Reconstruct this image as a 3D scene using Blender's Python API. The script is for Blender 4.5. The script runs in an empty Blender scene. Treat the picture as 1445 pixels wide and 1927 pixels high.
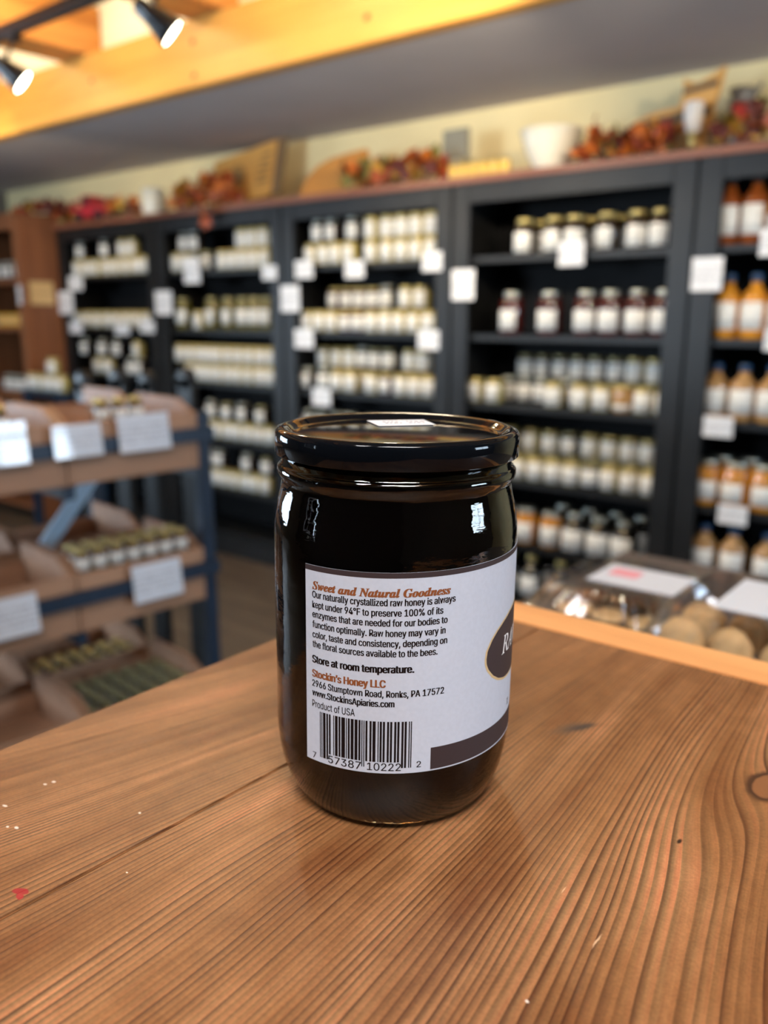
import bpy, bmesh, math, random
from mathutils import Vector, Matrix
random.seed(7)
PI = math.pi
SC = bpy.context.scene
COL = SC.collection

# ------------------------------------------------------------------ camera
F_PX, PITCH, YAW, EYE = 1584.6, 0.2316, 0.6776, 0.174      # frame 1445 x 1927; z = 0 is the counter top
FWD = Vector((-math.sin(YAW)*math.cos(PITCH), math.cos(YAW)*math.cos(PITCH), -math.sin(PITCH)))
RGT = Vector((math.cos(YAW), math.sin(YAW), 0))
UPV = RGT.cross(FWD)
cd = bpy.data.cameras.new('camera')
cam = bpy.data.objects.new('camera', cd); COL.objects.link(cam)
cam.matrix_world = Matrix(((RGT.x, UPV.x, -FWD.x, 0), (RGT.y, UPV.y, -FWD.y, 0), (RGT.z, UPV.z, -FWD.z, EYE), (0, 0, 0, 1)))
cd.sensor_width = 36; cd.sensor_fit = 'AUTO'
cd.lens = F_PX/1927*36
cd.clip_start = 0.01; cd.clip_end = 60
cd.dof.use_dof = True; cd.dof.focus_distance = 0.268; cd.dof.aperture_fstop = cd.lens/3.7
SC.camera = cam
# ------------------------------------------------------------------ colour management
vs = SC.view_settings
SC.display_settings.display_device = 'sRGB'
vs.view_transform = 'Standard'; vs.look = 'None'; vs.gamma = 1.0; vs.use_curve_mapping = False
vs.exposure = 0.55
# ------------------------------------------------------------------ world: plain daylight sky outside the windows
w = bpy.data.worlds.new('world'); SC.world = w; w.use_nodes = True
bg = w.node_tree.nodes['Background']; bg.inputs[0].default_value = (0.55, 0.72, 1.0, 1); bg.inputs[1].default_value = 1.0

def light(name, kind, loc, power, color, rot=None, size=None, target=None, spot=None, blend=.4):
    l = bpy.data.lights.new(name, kind); l.energy = power; l.color = color
    o = bpy.data.objects.new(name, l); COL.objects.link(o); o.location = loc
    if target is not None:
        o.rotation_euler = (Vector(target)-Vector(loc)).to_track_quat('-Z', 'Y').to_euler()
    elif rot: o.rotation_euler = rot
    if kind == 'AREA':
        l.shape = 'RECTANGLE'; l.size, l.size_y = size
    elif kind == 'SPOT':
        l.spot_size = spot; l.spot_blend = blend; l.shadow_soft_size = size
    else: l.shadow_soft_size = size
    return o
DAY = (0.66, 0.83, 1.0); WARM = (1.0, 0.84, 0.60); BULB = (1.0, 0.83, 0.60)
# daylight through the windows of the front and side walls
light('window_light', 'AREA', (-3.3, -2.72, .35), 125, DAY, rot=(PI/2, 0, 0), size=(1.5, 1.2))
light('window_light', 'AREA', (2.72, 1.9, .35), 58, DAY, rot=(PI/2, 0, PI/2), size=(1.1, .8))
light('window_light', 'AREA', (-6.02, .2, .1), 95, DAY, rot=(PI/2, 0, -PI/2), size=(1.7, 1.3))
# warm bulbs up between the rafters, and an added unseen fill over the counter
for x in (-3.86, -3.01, -2.16, -1.31): light('rafter_bulb', 'POINT', (x, 1.66, 1.34), 8, WARM, size=.04)
light('counter_fill', 'AREA', (.16, -.42, 1.38), 50, (.97, .97, .98), target=(-.14, .2, 0), size=(1.2, .45))

# ------------------------------------------------------------------ helpers
def lin(r, g, b):
    f = lambda c: (c/255/12.92 if c/255 <= .04045 else ((c/255+.055)/1.055)**2.4)
    return (f(r), f(g), f(b), 1)
class NT:
    def __init__(s, name):
        s.m = bpy.data.materials.new(name); s.m.use_nodes = True
        s.t = s.m.node_tree; s.p = s.t.nodes['Principled BSDF']; s.out = s.t.nodes['Material Output']
    def n(s, kind, **kw):
        nd = s.t.nodes.new(kind)
        for k, v in kw.items(): setattr(nd, k, v)
        return nd
    def l(s, a, b): s.t.links.new(a, b)
    def math(s, op, a, b=None, c=None):
        nd = s.n('ShaderNodeMath', operation=op)
        for i, v in enumerate((a, b, c)):
            if v is None: continue
            if isinstance(v, (int, float)): nd.inputs[i].default_value = v
            else: s.l(v, nd.inputs[i])
        return nd.outputs[0]
    def mix(s, fac, a, b, blend='MIX'):
        nd = s.n('ShaderNodeMix', data_type='RGBA', blend_type=blend)
        for i, v in ((0, fac), (6, a), (7, b)):
            if isinstance(v, (int, float, tuple)): nd.inputs[i].default_value = v
            else: s.l(v, nd.inputs[i])
        return nd.outputs[2]
    def noise(s, vec, scale, detail=3, rough=.5, dist=0):
        nd = s.n('ShaderNodeTexNoise'); nd.inputs['Scale'].default_value = scale; nd.inputs['Detail'].default_value = detail
        nd.inputs['Roughness'].default_value = rough; nd.inputs['Distortion'].default_value = dist
        s.l(vec, nd.inputs['Vector']); return nd.outputs['Fac']
    def ramp(s, fac, stops, interp='LINEAR'):
        nd = s.n('ShaderNodeValToRGB'); nd.color_ramp.interpolation = interp
        e = nd.color_ramp.elements
        while len(e) < len(stops): e.new(.5)
        for x, (pos, c) in zip(e, stops): x.position = pos; x.color = c if len(c) == 4 else (*c, 1)
        s.l(fac, nd.inputs[0]); return nd.outputs[0]
    def mapping(s, scale=(1, 1, 1), loc=(0, 0, 0), rot=(0, 0, 0), coord='Object'):
        tc = s.n('ShaderNodeTexCoord'); mp = s.n('ShaderNodeMapping')
        mp.inputs['Scale'].default_value = scale; mp.inputs['Location'].default_value = loc; mp.inputs['Rotation'].default_value = rot
        s.l(tc.outputs[coord], mp.inputs['Vector']); return mp.outputs[0]
def mat(name, color, rough=.5, metal=0, coat=0, spec=.5, vary=.0, vscale=20, trans=0, ior=1.5, sss=0):
    s = NT(name); p = s.p
    p.inputs['Base Color'].default_value = color; p.inputs['Roughness'].default_value = rough; p.inputs['Metallic'].default_value = metal
    p.inputs['Coat Weight'].default_value = coat; p.inputs['Coat Roughness'].default_value = .05
    p.inputs['Specular IOR Level'].default_value = spec; p.inputs['Transmission Weight'].default_value = trans; p.inputs['IOR'].default_value = ior
    if vary:
        f = s.noise(s.mapping(), vscale, 4)
        dk = tuple(c*(1-vary) for c in color[:3])+(1,); lt = tuple(min(1, c*(1+vary)) for c in color[:3])+(1,)
        s.l(s.ramp(f, [(.3, dk), (.7, lt)]), p.inputs['Base Color'])
    return s.m
def wood(name, light_c, dark_c, axis=0, freq=60, rough=.5, spec=.4, along=6):
    """plain straight-grained board; axis = the direction the grain runs"""
    s = NT(name); sc = [freq]*3; sc[axis] = along
    v = s.mapping(scale=tuple(sc))
    a = s.noise(v, .6, 5, .6, .4); big = s.noise(s.mapping(), 3, 2)
    f = s.math('ADD', s.math('MULTIPLY', a, .75), s.math('MULTIPLY', big, .3))
    s.l(s.ramp(f, [(.3, dark_c), (.62, light_c)]), s.p.inputs['Base Color'])
    s.p.inputs['Roughness'].default_value = rough; s.p.inputs['Specular IOR Level'].default_value = spec
    return s.m

class MB:
    """collects shapes; build() links them as ONE mesh object"""
    def __init__(s): s.b = bmesh.new()
    def _x(s, vs, M):
        if M is not None: bmesh.ops.transform(s.b, matrix=M, verts=vs)
    def box(s, x0, x1, y0, y1, z0, z1, bev=0, M=None):
        r = bmesh.ops.create_cube(s.b, size=1); vs = r['verts']
        bmesh.ops.transform(s.b, matrix=Matrix.Translation(((x0+x1)/2, (y0+y1)/2, (z0+z1)/2)) @ Matrix.Diagonal((x1-x0, y1-y0, z1-z0, 1)), verts=vs)
        if bev:
            es = list({e for v in vs for e in v.link_edges})
            r2 = bmesh.ops.bevel(s.b, geom=es, offset=bev, segments=2, affect='EDGES'); vs = list({v for f in r2['faces'] for v in f.verts} | {v for v in vs if v.is_valid})
        s._x(vs, M); return s
    def lathe(s, prof, n=24, M=None, smooth=True, a0=0, a1=2*PI):
        full = abs(a1-a0-2*PI) < 1e-6; k = n if full else n+1
        rings = []; new = []
        for r, z in prof:
            if r < 1e-7: v = s.b.verts.new((0, 0, z)); rings.append([v]); new.append(v)
            else:
                ring = [s.b.verts.new((r*math.cos(a0+(a1-a0)*i/n), r*math.sin(a0+(a1-a0)*i/n), z)) for i in range(k)]
                rings.append(ring); new += ring
        for A, B in zip(rings, rings[1:]):
            for i in range(n):
                j = (i+1) % k
                if len(A) == 1 and len(B) == 1: continue
                if len(A) == 1: f = s.b.faces.new((A[0], B[j], B[i]))
                elif len(B) == 1: f = s.b.faces.new((A[i], A[j], B[0]))
                else: f = s.b.faces.new((A[i], A[j], B[j], B[i]))
                f.smooth = smooth
        s._x(new, M); return s
    def prism(s, pts, t, M=None):
        """polygon in the local xz plane, thick along y"""
        A = [s.b.verts.new((x, 0, z)) for x, z in pts]; B = [s.b.verts.new((x, t, z)) for x, z in pts]
        s.b.faces.new(A); s.b.faces.new(B[::-1])
        n = len(pts)
        for i in range(n): s.b.faces.new((A[i], B[i], B[(i+1) % n], A[(i+1) % n]))
        s._x(A+B, M); return s
    def tube(s, p, q, r, n=10, r2=None):
        p, q = Vector(p), Vector(q); d = q-p; L = d.length
        M = Matrix.Translation(p) @ d.to_track_quat('Z', 'Y').to_matrix().to_4x4()
        r2 = r if r2 is None else r2
        return s.lathe([(0, 0), (r, 0), (r2, L), (0, L)], n, M)
    def ball(s, c, rx, ry, rz, n=14, M=None):
        r = bmesh.ops.create_uvsphere(s.b, u_segments=n, v_segments=max(6, n//2), radius=1); vs = r['verts']
        for v in vs:
            for f in v.link_faces: f.smooth = True
        s._x(vs, Matrix.Translation(c) @ Matrix.Diagonal((rx, ry, rz, 1)))
        s._x(vs, M); return s
    def mesh(s, name, m):
        bmesh.ops.recalc_face_normals(s.b, faces=s.b.faces)
        me = bpy.data.meshes.new(name); s.b.to_mesh(me); s.b.free()
        for x in (m if isinstance(m, (list, tuple)) else [m]): me.materials.append(x)
        return me
    def build(s, name, m, parent=None):
        return link(name, s.mesh(name, m), parent)
def link(name, me, parent=None, loc=None, rot=None):
    o = bpy.data.objects.new(name, me); COL.objects.link(o)
    if parent: o.parent = parent
    if loc: o.location = loc
    if rot: o.rotation_euler = rot
    return o
def tag(o, label=None, cat=None, group=None, kind=None):
    if label: o['label'] = label
    if cat: o['category'] = cat
    if group: o['group'] = group
    if kind: o['kind'] = kind
    return o
def thing(name, label, cat, loc=(0, 0, 0), rz=0, group=None):
    o = bpy.data.objects.new(name, None); COL.objects.link(o); o.empty_display_size = .05
    o.location = loc; o.rotation_euler = (0, 0, rz)
    return tag(o, label, cat, group)
def struct(o): o['kind'] = 'structure'; return o
def ray(x, y): return FWD + RGT*((x-722.5)/F_PX) - UPV*((y-963.5)/F_PX)
def onY(x, y, Y): d = ray(x, y); return Vector((0, 0, EYE)) + d*(Y/d.y)
def T(x, y, z): return Matrix.Translation((x, y, z))
def Rz(a): return Matrix.Rotation(a, 4, 'Z')
def Rx(a): return Matrix.Rotation(a, 4, 'X')
def Ry(a): return Matrix.Rotation(a, 4, 'Y')
ORD = ['first', 'second', 'third', 'fourth', 'fifth', 'sixth', 'seventh', 'eighth', 'ninth', 'tenth', 'eleventh', 'twelfth', 'thirteenth', 'fourteenth', 'fifteenth', 'sixteenth']

# ------------------------------------------------------------------ materials
M_black = mat('black_stain', (.0075, .0076, .0082, 1), .45, spec=.35, vary=.3, vscale=8)
M_back = mat('black_back', (.004, .004, .0045, 1), .7, spec=.2, vary=.3, vscale=8)
M_navy = mat('navy_paint', (.008, .022, .05, 1), .42, vary=.2, vscale=10)
M_wall = mat('cream_paint', lin(234, 216, 166), .8, vary=.05, vscale=3)
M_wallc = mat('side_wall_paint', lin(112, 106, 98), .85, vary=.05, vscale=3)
M_wallf = mat('front_wall_darkened', lin(50, 46, 45), .85, vary=.05, vscale=3)  # unseen front wall, darkened to keep the jar's reflections black
M_soffit = mat('grey_paint', lin(188, 182, 184), .85, vary=.04, vscale=3)
M_ceil = mat('white_paint', lin(246, 236, 200), .8, vary=.03, vscale=3)
M_beam = wood('pine_beam', lin(212, 158, 74), lin(192, 132, 52), 0, 26, .5, along=1.2)
M_joist = wood('pine_joist', lin(214, 150, 76), lin(170, 104, 44), 1, 40, .55, along=2)
M_cab = wood('brown_cabinet', lin(146, 92, 58), lin(110, 66, 40), 2, 40, .5, along=2)
M_tray = wood('tray_wood', lin(178, 138, 110), lin(142, 104, 80), 1, 50, .55, along=3)
M_ledge = wood('ledge_wood', lin(150, 92, 66), lin(112, 62, 42), 0, 30, .4, along=2)
M_floor = wood('floor_wood', lin(98, 84, 70), lin(66, 54, 44), 0, 30, .5, along=1.5)
M_gold = mat('gold_lid', (.62, .50, .20, 1), .3, metal=.85)
M_olive = mat('brass_lid', (.36, .33, .17, 1), .35, metal=.8)
M_silver = mat('steel_lid', (.50, .52, .46, 1), .3, metal=.9)
M_bcap = mat('black_cap', (.012, .013, .016, 1), .3)
M_ncap = mat('navy_cap', (.012, .05, .13, 1), .3)
M_white = mat('white_card', lin(226, 226, 226), .55)
M_chrome = mat('chrome', (.75, .75, .75, 1), .15, metal=1)
def liquid(name, c): return mat(name, c, .08, coat=.6, vary=.12, vscale=12)
M_honey = liquid('amber_honey', lin(204, 136, 40)); M_dark = liquid('dark_honey', lin(44, 30, 18)); M_black_h = liquid('black_honey', lin(14, 11, 10))
M_red = liquid('red_jam', lin(70, 22, 20)); M_cream = liquid('creamed_honey', lin(176, 160, 96)); M_tan = liquid('tan_butter', lin(176, 134, 84)); M_oliv = liquid('olive_pickle', lin(96, 88, 34))
def printed(name, base, ink, dens=.45, sc=(1, 1, 1)):
    """paper with faint lines of small print (too small to read)"""
    s = NT(name); v = s.mapping(coord='Generated')
    sep = s.n('ShaderNodeSeparateXYZ'); s.l(v, sep.inputs[0])
    rows = s.math('GREATER_THAN', s.math('FRACT', s.math('MULTIPLY', sep.outputs[2], 7.0)), .55)
    band = s.math('MULTIPLY', s.math('GREATER_THAN', sep.outputs[2], .2), s.math('LESS_THAN', sep.outputs[2], .8))
    wds = s.math('GREATER_THAN', s.noise(s.mapping(coord='Generated', scale=(26, 26, 7)), 1.0, 1), .47)
    f = s.math('MULTIPLY', s.math('MULTIPLY', rows, band), s.math('MULTIPLY', wds, dens))
    s.l(s.mix(f, base, ink), s.p.inputs['Base Color']); s.p.inputs['Roughness'].default_value = .5
    return s.m
M_lab = printed('jar_label_paper', lin(228, 228, 224), lin(120, 104, 70), .5)
M_card = printed('price_card_paper', lin(228, 228, 230), lin(90, 96, 110), .55)
M_card_g = printed('sleeved_card', lin(214, 220, 232), lin(110, 116, 136), .5)
M_card_g.node_tree.nodes['Principled BSDF'].inputs['Coat Weight'].default_value = .8
M_tancard = printed('tan_card', lin(222, 186, 128), lin(150, 110, 60), .4)

# ------------------------------------------------------------------ the room
FL = -1.08
XL, XR, YF, YB, ZC = -5.9, 2.6, -2.6, 3.17, 1.42
struct(MB().box(XL-.1, XR+.1, YF-.1, YB+.1, FL-.1, FL-.02).build('floor', M_floor))
floor_o = bpy.data.objects['floor']
k = 0; y = 0.0
pl_me = MB().box(0, 1.6, 0, .128, 0, .02, .002).mesh('plank', M_floor)
while y < 3.1:
    x = -4.9 + (k % 3)*.55
    while x < -.4:
        link('plank', pl_me, floor_o, (x, y, FL-.02)); x += 1.603
    y += .131; k += 1
struct(MB().box(XL-.1, XR+.1, YB, YB+.1, FL-.02, ZC+.1).build('wall_back', M_wall))
def wall_open(name, boxes, m):
    b = MB()
    for q in boxes: b.box(*q)
    return struct(b.build(name, m))
z0, z1 = -.25, .95
wall_open('wall_front', [(XL-.1, -4.05, YF-.1, YF, FL-.02, ZC+.1), (-2.55, 1.0, YF-.1, YF, FL-.02, ZC+.1), (2.3, XR+.1, YF-.1, YF, FL-.02, ZC+.1),
                         (-4.05, -2.55, YF-.1, YF, FL-.02, z0), (-4.05, -2.55, YF-.1, YF, z1, ZC+.1), (1.0, 2.3, YF-.1, YF, FL-.02, ZC+.1)], M_wallf)
wall_open('wall_right', [(XR, XR+.1, YF, 1.35, FL-.02, ZC+.1), (XR, XR+.1, 2.45, YB, FL-.02, ZC+.1), (XR, XR+.1, 1.35, 2.45, FL-.02, -.05), (XR, XR+.1, 1.35, 2.45, .75, ZC+.1)], M_wallc)
wall_open('wall_left', [(XL-.1, XL, YF, -.65, FL-.02, ZC+.1), (XL-.1, XL, 1.05, YB, FL-.02, ZC+.1), (XL-.1, XL, -.65, 1.05, FL-.02, -.55), (XL-.1, XL, -.65, 1.05, .75, ZC+.1)], M_wallc)
gs = NT('window_glass')
tr = gs.n('ShaderNodeBsdfTransparent'); gl = gs.n('ShaderNodeBsdfGlossy'); gl.inputs['Roughness'].default_value = .02
fr = gs.n('ShaderNodeFresnel'); mx = gs.n('ShaderNodeMixShader'); gs.l(fr.outputs[0], mx.inputs[0]); gs.l(tr.outputs[0], mx.inputs[1]); gs.l(gl.outputs[0], mx.inputs[2]); gs.l(mx.outputs[0], gs.out.inputs[0])
M_pane = gs.m
def window(n, M, wd, zz0, zz1):
    """local x along the wall, y into the wall"""
    o = struct(link('window_%d' % n, None)); o.matrix_world = M
    f = MB()
    for q in ((-wd/2, -wd/2+.05, zz0, zz1), (wd/2-.05, wd/2, zz0, zz1), (-wd/2+.05, wd/2-.05, zz0, zz0+.05), (-wd/2+.05, wd/2-.05, zz1-.05, zz1)): f.box(q[0], q[1], .02, .08, q[2], q[3])
    f.build('window_frame', M_white, o)
    MB().box(-.0125, .0125, .035, .06, zz0+.05, zz1-.05).build('muntin', M_white, o)
    zm = (zz0+zz1)/2; MB().box(-wd/2+.05, wd/2-.05, .035, .06, zm-.0125, zm+.0125).build('muntin', M_white, o)
    MB().box(-wd/2+.05, wd/2-.05, .045, .05, zz0+.05, zz1-.05).build('pane', M_pane, o)
window(1, T(-3.3, YF, 0) @ Rz(PI), 1.5, z0, z1); 
window(2, T(XR, 1.9, 0) @ Rz(-PI/2), 1.1, -.05, .75); window(3, T(XL, .2, 0) @ Rz(PI/2), 1.7, -.55, .75)
# low grey ceiling over the bookcases, then the pine beam at its edge, rafters and the upper ceiling
YBM, ZS = 2.255, .99
struct(MB().box(XL, XR, YBM, YB, ZS, ZS+.03).build('ceiling', M_soffit))
struct(MB().box(XL, XR, YF, YB, ZC, ZC+.08).build('ceiling_upper', M_ceil))
struct(MB().box(XL, XR, YBM-.06, YBM, ZS-.004, 1.212, .004).build('trim_1', M_beam))
struct(MB().box(XL, XR, YBM+.02, YBM+.06, ZS+.03, ZC).build('trim_2', M_ceil))
for i, x in enumerate((-5.14, -4.29, -3.44, -2.59, -1.74, -.89, -.04, .81)):
    struct(MB().box(x-.1, x+.1-.0, YF, YBM+.02, 1.214, ZC-.02, .004).build('trim_%d' % (i+3), M_joist))

# knots of the beam face
kn = mat('knot', lin(112, 70, 26), .6)
for px, py in ((172, 152), (362, 78), (365, 142), (690, 32)):
    p = onY(px, py, YBM-.0615); bpy.data.objects['trim_1']
    MB().ball((p.x, p.y, p.z), .013, .0016, .010, 10).build('knot', kn, bpy.data.objects['trim_1'])

# ------------------------------------------------------------------ the counter
FAN_B, FAN_C = 2.0, .17
def counter_wood(name, seed=0.0, knots=True, plank=True):
    s = NT(name); P = s.p
    tc = s.n('ShaderNodeTexCoord'); sep = s.n('ShaderNodeSeparateXYZ'); s.l(tc.outputs['Object'], sep.inputs[0])
    X, Y = (sep.outputs[0], sep.outputs[1]) if plank else (sep.outputs[1], sep.outputs[0])
    x = s.math('ADD', X, seed)
    v1 = s.n('ShaderNodeCombineXYZ'); s.l(s.math('MULTIPLY', x, 9.0), v1.inputs[0]); s.l(s.math('MULTIPLY', Y, 2.6), v1.inputs[1])
    warp = s.math('MULTIPLY', s.math('SUBTRACT', s.noise(v1.outputs[0], 1.0, 2, .45), .5), .034)
    u = s.math('ADD', x, warp)
    # the grain fans a little: dx/dy = a + b x
    u = s.math('SUBTRACT', s.math('MULTIPLY', s.math('ADD', u, FAN_C), s.math('EXPONENT', s.math('MULTIPLY', s.math('SUBTRACT', Y, .2), FAN_B if plank else 0.0))), FAN_C)
    if knots:
        for kx, ky, sx, sy, amp in ((-.066, .314, .028, .055, .011), (-.165, .385, .03, .04, -.005)):
            dx = s.math('SUBTRACT', X, kx); dy = s.math('SUBTRACT', Y, ky)
            g = s.math('EXPONENT', s.math('MULTIPLY', s.math('ADD', s.math('POWER', s.math('DIVIDE', dx, sx), 2.0), s.math('POWER', s.math('DIVIDE', dy, sy), 2.0)), -1.0))
            sg = s.math('TANH', s.math('MULTIPLY', dx, 60.0))
            u = s.math('SUBTRACT', u, s.math('MULTIPLY', s.math('MULTIPLY', g, sg), amp))
    # growth rings: dark late-wood line with a soft side, uneven spacing
    vr = s.n('ShaderNodeCombineXYZ'); s.l(s.math('MULTIPLY', u, 45.0), vr.inputs[0])
    uu = s.math('ADD', s.math('MULTIPLY', s.math('EXPONENT', s.math('MULTIPLY', s.math('ADD', u, .06), -4.4)), 68.0), s.math('MULTIPLY', s.noise(vr.outputs[0], 1.0, 1), 3.0))
    fr_ = s.math('FRACT', uu)
    ring = s.math('POWER', fr_, 2.2)
    ring = s.math('MULTIPLY', ring, s.math('SUBTRACT', 1.0, s.math('POWER', fr_, 14.0)))
    fl = s.math('FLOOR', uu)
    wn = s.n('ShaderNodeTexWhiteNoise', noise_dimensions='1D'); s.l(fl, wn.inputs['W'])
    ring = s.math('MULTIPLY', ring, s.math('ADD', .35, s.math('MULTIPLY', wn.outputs[0], .8)))
    # fine fibres and blotches
    v2 = s.n('ShaderNodeCombineXYZ'); s.l(s.math('MULTIPLY', u, 900.0), v2.inputs[0]); s.l(s.math('MULTIPLY', Y, 26.0), v2.inputs[1])
    fib = s.noise(v2.outputs[0], 1.0, 4, .6)
    v3 = s.n('ShaderNodeCombineXYZ'); s.l(s.math('MULTIPLY', u, 34.0), v3.inputs[0]); s.l(s.math('MULTIPLY', Y, 7.0), v3.inputs[1])
    blo = s.noise(v3.outputs[0], 1.0, 3, .55)
    base = s.ramp(blo, [(.30, lin(164, 98, 54)), (.5, lin(200, 141, 88)), (.70, lin(224, 175, 119))])
    c = s.mix(s.math('MINIMUM', s.math('MULTIPLY', ring, 1.25), 1.0), base, lin(100, 50, 26))
    c = s.mix(.55, c, s.ramp(fib, [(.3, lin(96, 92, 90)), (.7, lin(158, 158, 158))]), 'OVERLAY')
    sp = s.noise(tc.outputs['Object'], 900, 2, .5)
    mo = s.noise(tc.outputs['Object'], 120, 4, .6)
    c = s.mix(.4, c, s.ramp(mo, [(.35, lin(104, 100, 98)), (.65, lin(150, 150, 150))]), 'OVERLAY')
    c = s.mix(.35, c, s.ramp(sp, [(.35, lin(96, 96, 96)), (.65, lin(158, 158, 158))]), 'OVERLAY')
    if knots:
        def spot(c, kx, ky, rx, ry, col, lo=.0, hi=1.0, rough=0, ang=0):
            mp = s.n('ShaderNodeMapping', vector_type='TEXTURE'); mp.inputs['Location'].default_value = (kx+.5*rough*rx, ky+.5*rough*rx, 0); mp.inputs['Rotation'].default_value = (0, 0, ang); mp.inputs['Scale'].default_value = (rx, ry, 1)
            nz = s.n('ShaderNodeTexNoise'); nz.inputs['Scale'].default_value = 160; nz.inputs['Detail'].default_value = 3; s.l(tc.outputs['Object'], nz.inputs['Vector'])
            ad = s.n('ShaderNodeVectorMath', operation='MULTIPLY_ADD'); s.l(nz.outputs['Color'], ad.inputs[0]); ad.inputs[1].default_value = (rough*rx,)*3; s.l(tc.outputs['Object'], ad.inputs[2])
            s.l(ad.outputs[0], mp.inputs[0])
            ln = s.n('ShaderNodeVectorMath', operation='LENGTH'); s.l(mp.outputs[0], ln.inputs[0])
            f = s.n('ShaderNodeMapRange', interpolation_type='SMOOTHSTEP'); f.inputs[1].default_value = lo; f.inputs[2].default_value = hi; f.inputs[3].default_value = 1; f.inputs[4].default_value = 0
            s.l(ln.outputs['Value'], f.inputs[0])
            return s.mix(f.outputs[0], c, col)
        c = spot(c, -.066, .314, .0085, .0135, lin(60, 36, 24), .75, 1.05, .3)
        c = spot(c, -.066, .314, .0060, .0105, lin(128, 84, 52), .8, 1.0, .3)
        c = spot(c, -.1455, .3085, .0050, .0135, lin(96, 70, 54), .1, 1.1, .9, -.45)
        c = spot(c, -.1420, .3130, .0026, .0105, lin(52, 44, 46), .1, 1.1, .7, -.5)
        c = spot(c, -.080, .259, .0010, .0022, lin(40, 24, 18), .3, 1.1, .5)
        c = spot(c, -.2295, .106, .0028, .0018, lin(150, 26, 34), .75, 1.05, 1.2, .5)
        c = spot(c, -.2275, .1045, .0018, .0012, lin(158, 34, 40), .75, 1.05, 1.2, -.3)
        for q in ((-.2795, .1465, .0011, .0009), (-.2805, .1435, .0010, .0008), (-.2625, .1225, .0013, .0008), (-.2655, .1205, .0009, .0007), (-.2785, .1265, .0014, .0007), (-.2365, .1545, .0008, .0006), (-.0865, .1665, .0008, .0006),
                  (-.2117, .1322, .0006, .0004)):
            c = spot(c, *q, lin(222, 206, 190), .4, 1.0, 2.0)
        c = spot(c, -.0815, .198, .0005, .0044, lin(206, 166, 128), .2, 1.0, 3.0, .05)
        c = spot(c, -.0990, .212, .0004, .0026, lin(204, 164, 126), .2, 1.0, 3.0, .05)
    s.l(c, P.inputs['Base Color'])
    s.l(s.ramp(blo, [(.3, (.36,)*3), (.7, (.46,)*3)]), P.inputs['Roughness'])
    P.inputs['Specular IOR Level'].default_value = .5
    bp = s.n('ShaderNodeBump'); bp.inputs['Strength'].default_value = .35; bp.inputs['Distance'].default_value = .0006
    s.l(s.math('ADD', s.math('MULTIPLY', ring, -.8), s.math('MULTIPLY', fib, .3)), bp.inputs['Height']); s.l(bp.outputs[0], P.inputs['Normal'])
    return s.m
M_top = counter_wood('counter_pine'); M_end = wood('counter_end_pine', lin(226, 164, 104), lin(200, 134, 80), 0, 60, .42, along=5)
t = thing('counter', 'orange-brown pine counter top with breadboard end, under the black honey jar', 'counter', (0, 0, FL))
def cpart(name, m, *bx, bev=.0015):
    o = MB().box(*bx, bev).build(name, m, t); o.location = (0, 0, -FL); return o
# glue joint runs a few degrees off the board direction
for nm, pts in (('plank', ((-.319, -.03), (-.2265, -.03), (-.2140, .4075), (-.319, .4075))), ('plank', ((-.2261, -.03), (.20, -.03), (.20, .4075), (-.2136, .4075)))):
    b = MB(); A = [b.b.verts.new((x, y, -.032)) for x, y in pts]; B = [b.b.verts.new((x, y, 0)) for x, y in pts]
    b.b.faces.new(A[::-1]); b.b.faces.new(B)
    for i in range(4): b.b.faces.new((A[i], A[(i+1) % 4], B[(i+1) % 4], B[i]))
    bmesh.ops.bevel(b.b, geom=[e for e in b.b.edges if all(v.co.z > -.01 for v in e.verts)], offset=.0006, segments=2, affect='EDGES')
    o = b.build(nm, M_top, t); o.location = (0, 0, -FL)
cpart('end_board', M_end, -.319, .20, .4080, .4375, -.032, 0, bev=.0012)
cpart('apron', M_black, -.29, .17, .40, .42, -.12, -.0325); cpart('apron', M_black, -.29, -.27, .0, .3995, -.12, -.0325); cpart('apron', M_black, .15, .17, .0, .3995, -.12, -.0325)
for x in (-.289, .119):
    for y in (.0, .349): cpart('leg', M_black, x, x+.05, y, y+.05, -1.08, -.121)

# ------------------------------------------------------------------ the big black honey jar
TILT, SKEW = .012, .000015
JX, JY = -.1827, .2318
PHI = math.atan2(-JY, -JX)
view = Vector((JX, JY, 0)).normalized()
jar = thing('honey_jar', 'large black honey jar with glossy black lid and white back label, on the counter', 'jar', (JX, JY, .0004))
jar.matrix_world = T(JX, JY, .0004) @ Matrix.Rotation(TILT, 4, view)
gl = NT('clear_glass'); gl.p.inputs['Transmission Weight'].default_value = 1; gl.p.inputs['Roughness'].default_value = .0; gl.p.inputs['IOR'].default_value = 1.5; gl.p.inputs['Base Color'].default_value = (.97, .98, .97, 1)
gb = gl.n('ShaderNodeBump'); gb.inputs['Strength'].default_value = .12; gb.inputs['Distance'].default_value = .002
gl.l(gl.noise(gl.mapping(scale=(1, 1, 2.2)), 90, 3), gb.inputs['Height']); gl.l(gb.outputs[0], gl.p.inputs['Normal'])
M_glass = gl.m
M_jhoney = mat('black_brown_honey', lin(8, 5, 4), .5, spec=.0, vary=.3, vscale=30)
M_jlid = mat('black_lid_enamel', (.0026, .0034, .005, 1), .06, spec=.22)
outer = [(0, .0012), (.026, .0010), (.031, .0002), (.0345, .0002), (.0372, .0022), (.0398, .0066), (.0420, .0135), (.0432, .021), (.0435, .028), (.0435, .098), (.0433, .1025), (.0427, .1065), (.0418, .1105), (.0410, .1138), (.0406, .1165),
         (.0409, .1182), (.0417, .1190), (.0421, .1202), (.0420, .1216), (.0412, .1225), (.0404, .1232), (.0404, .131), (0, .131)]
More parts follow.
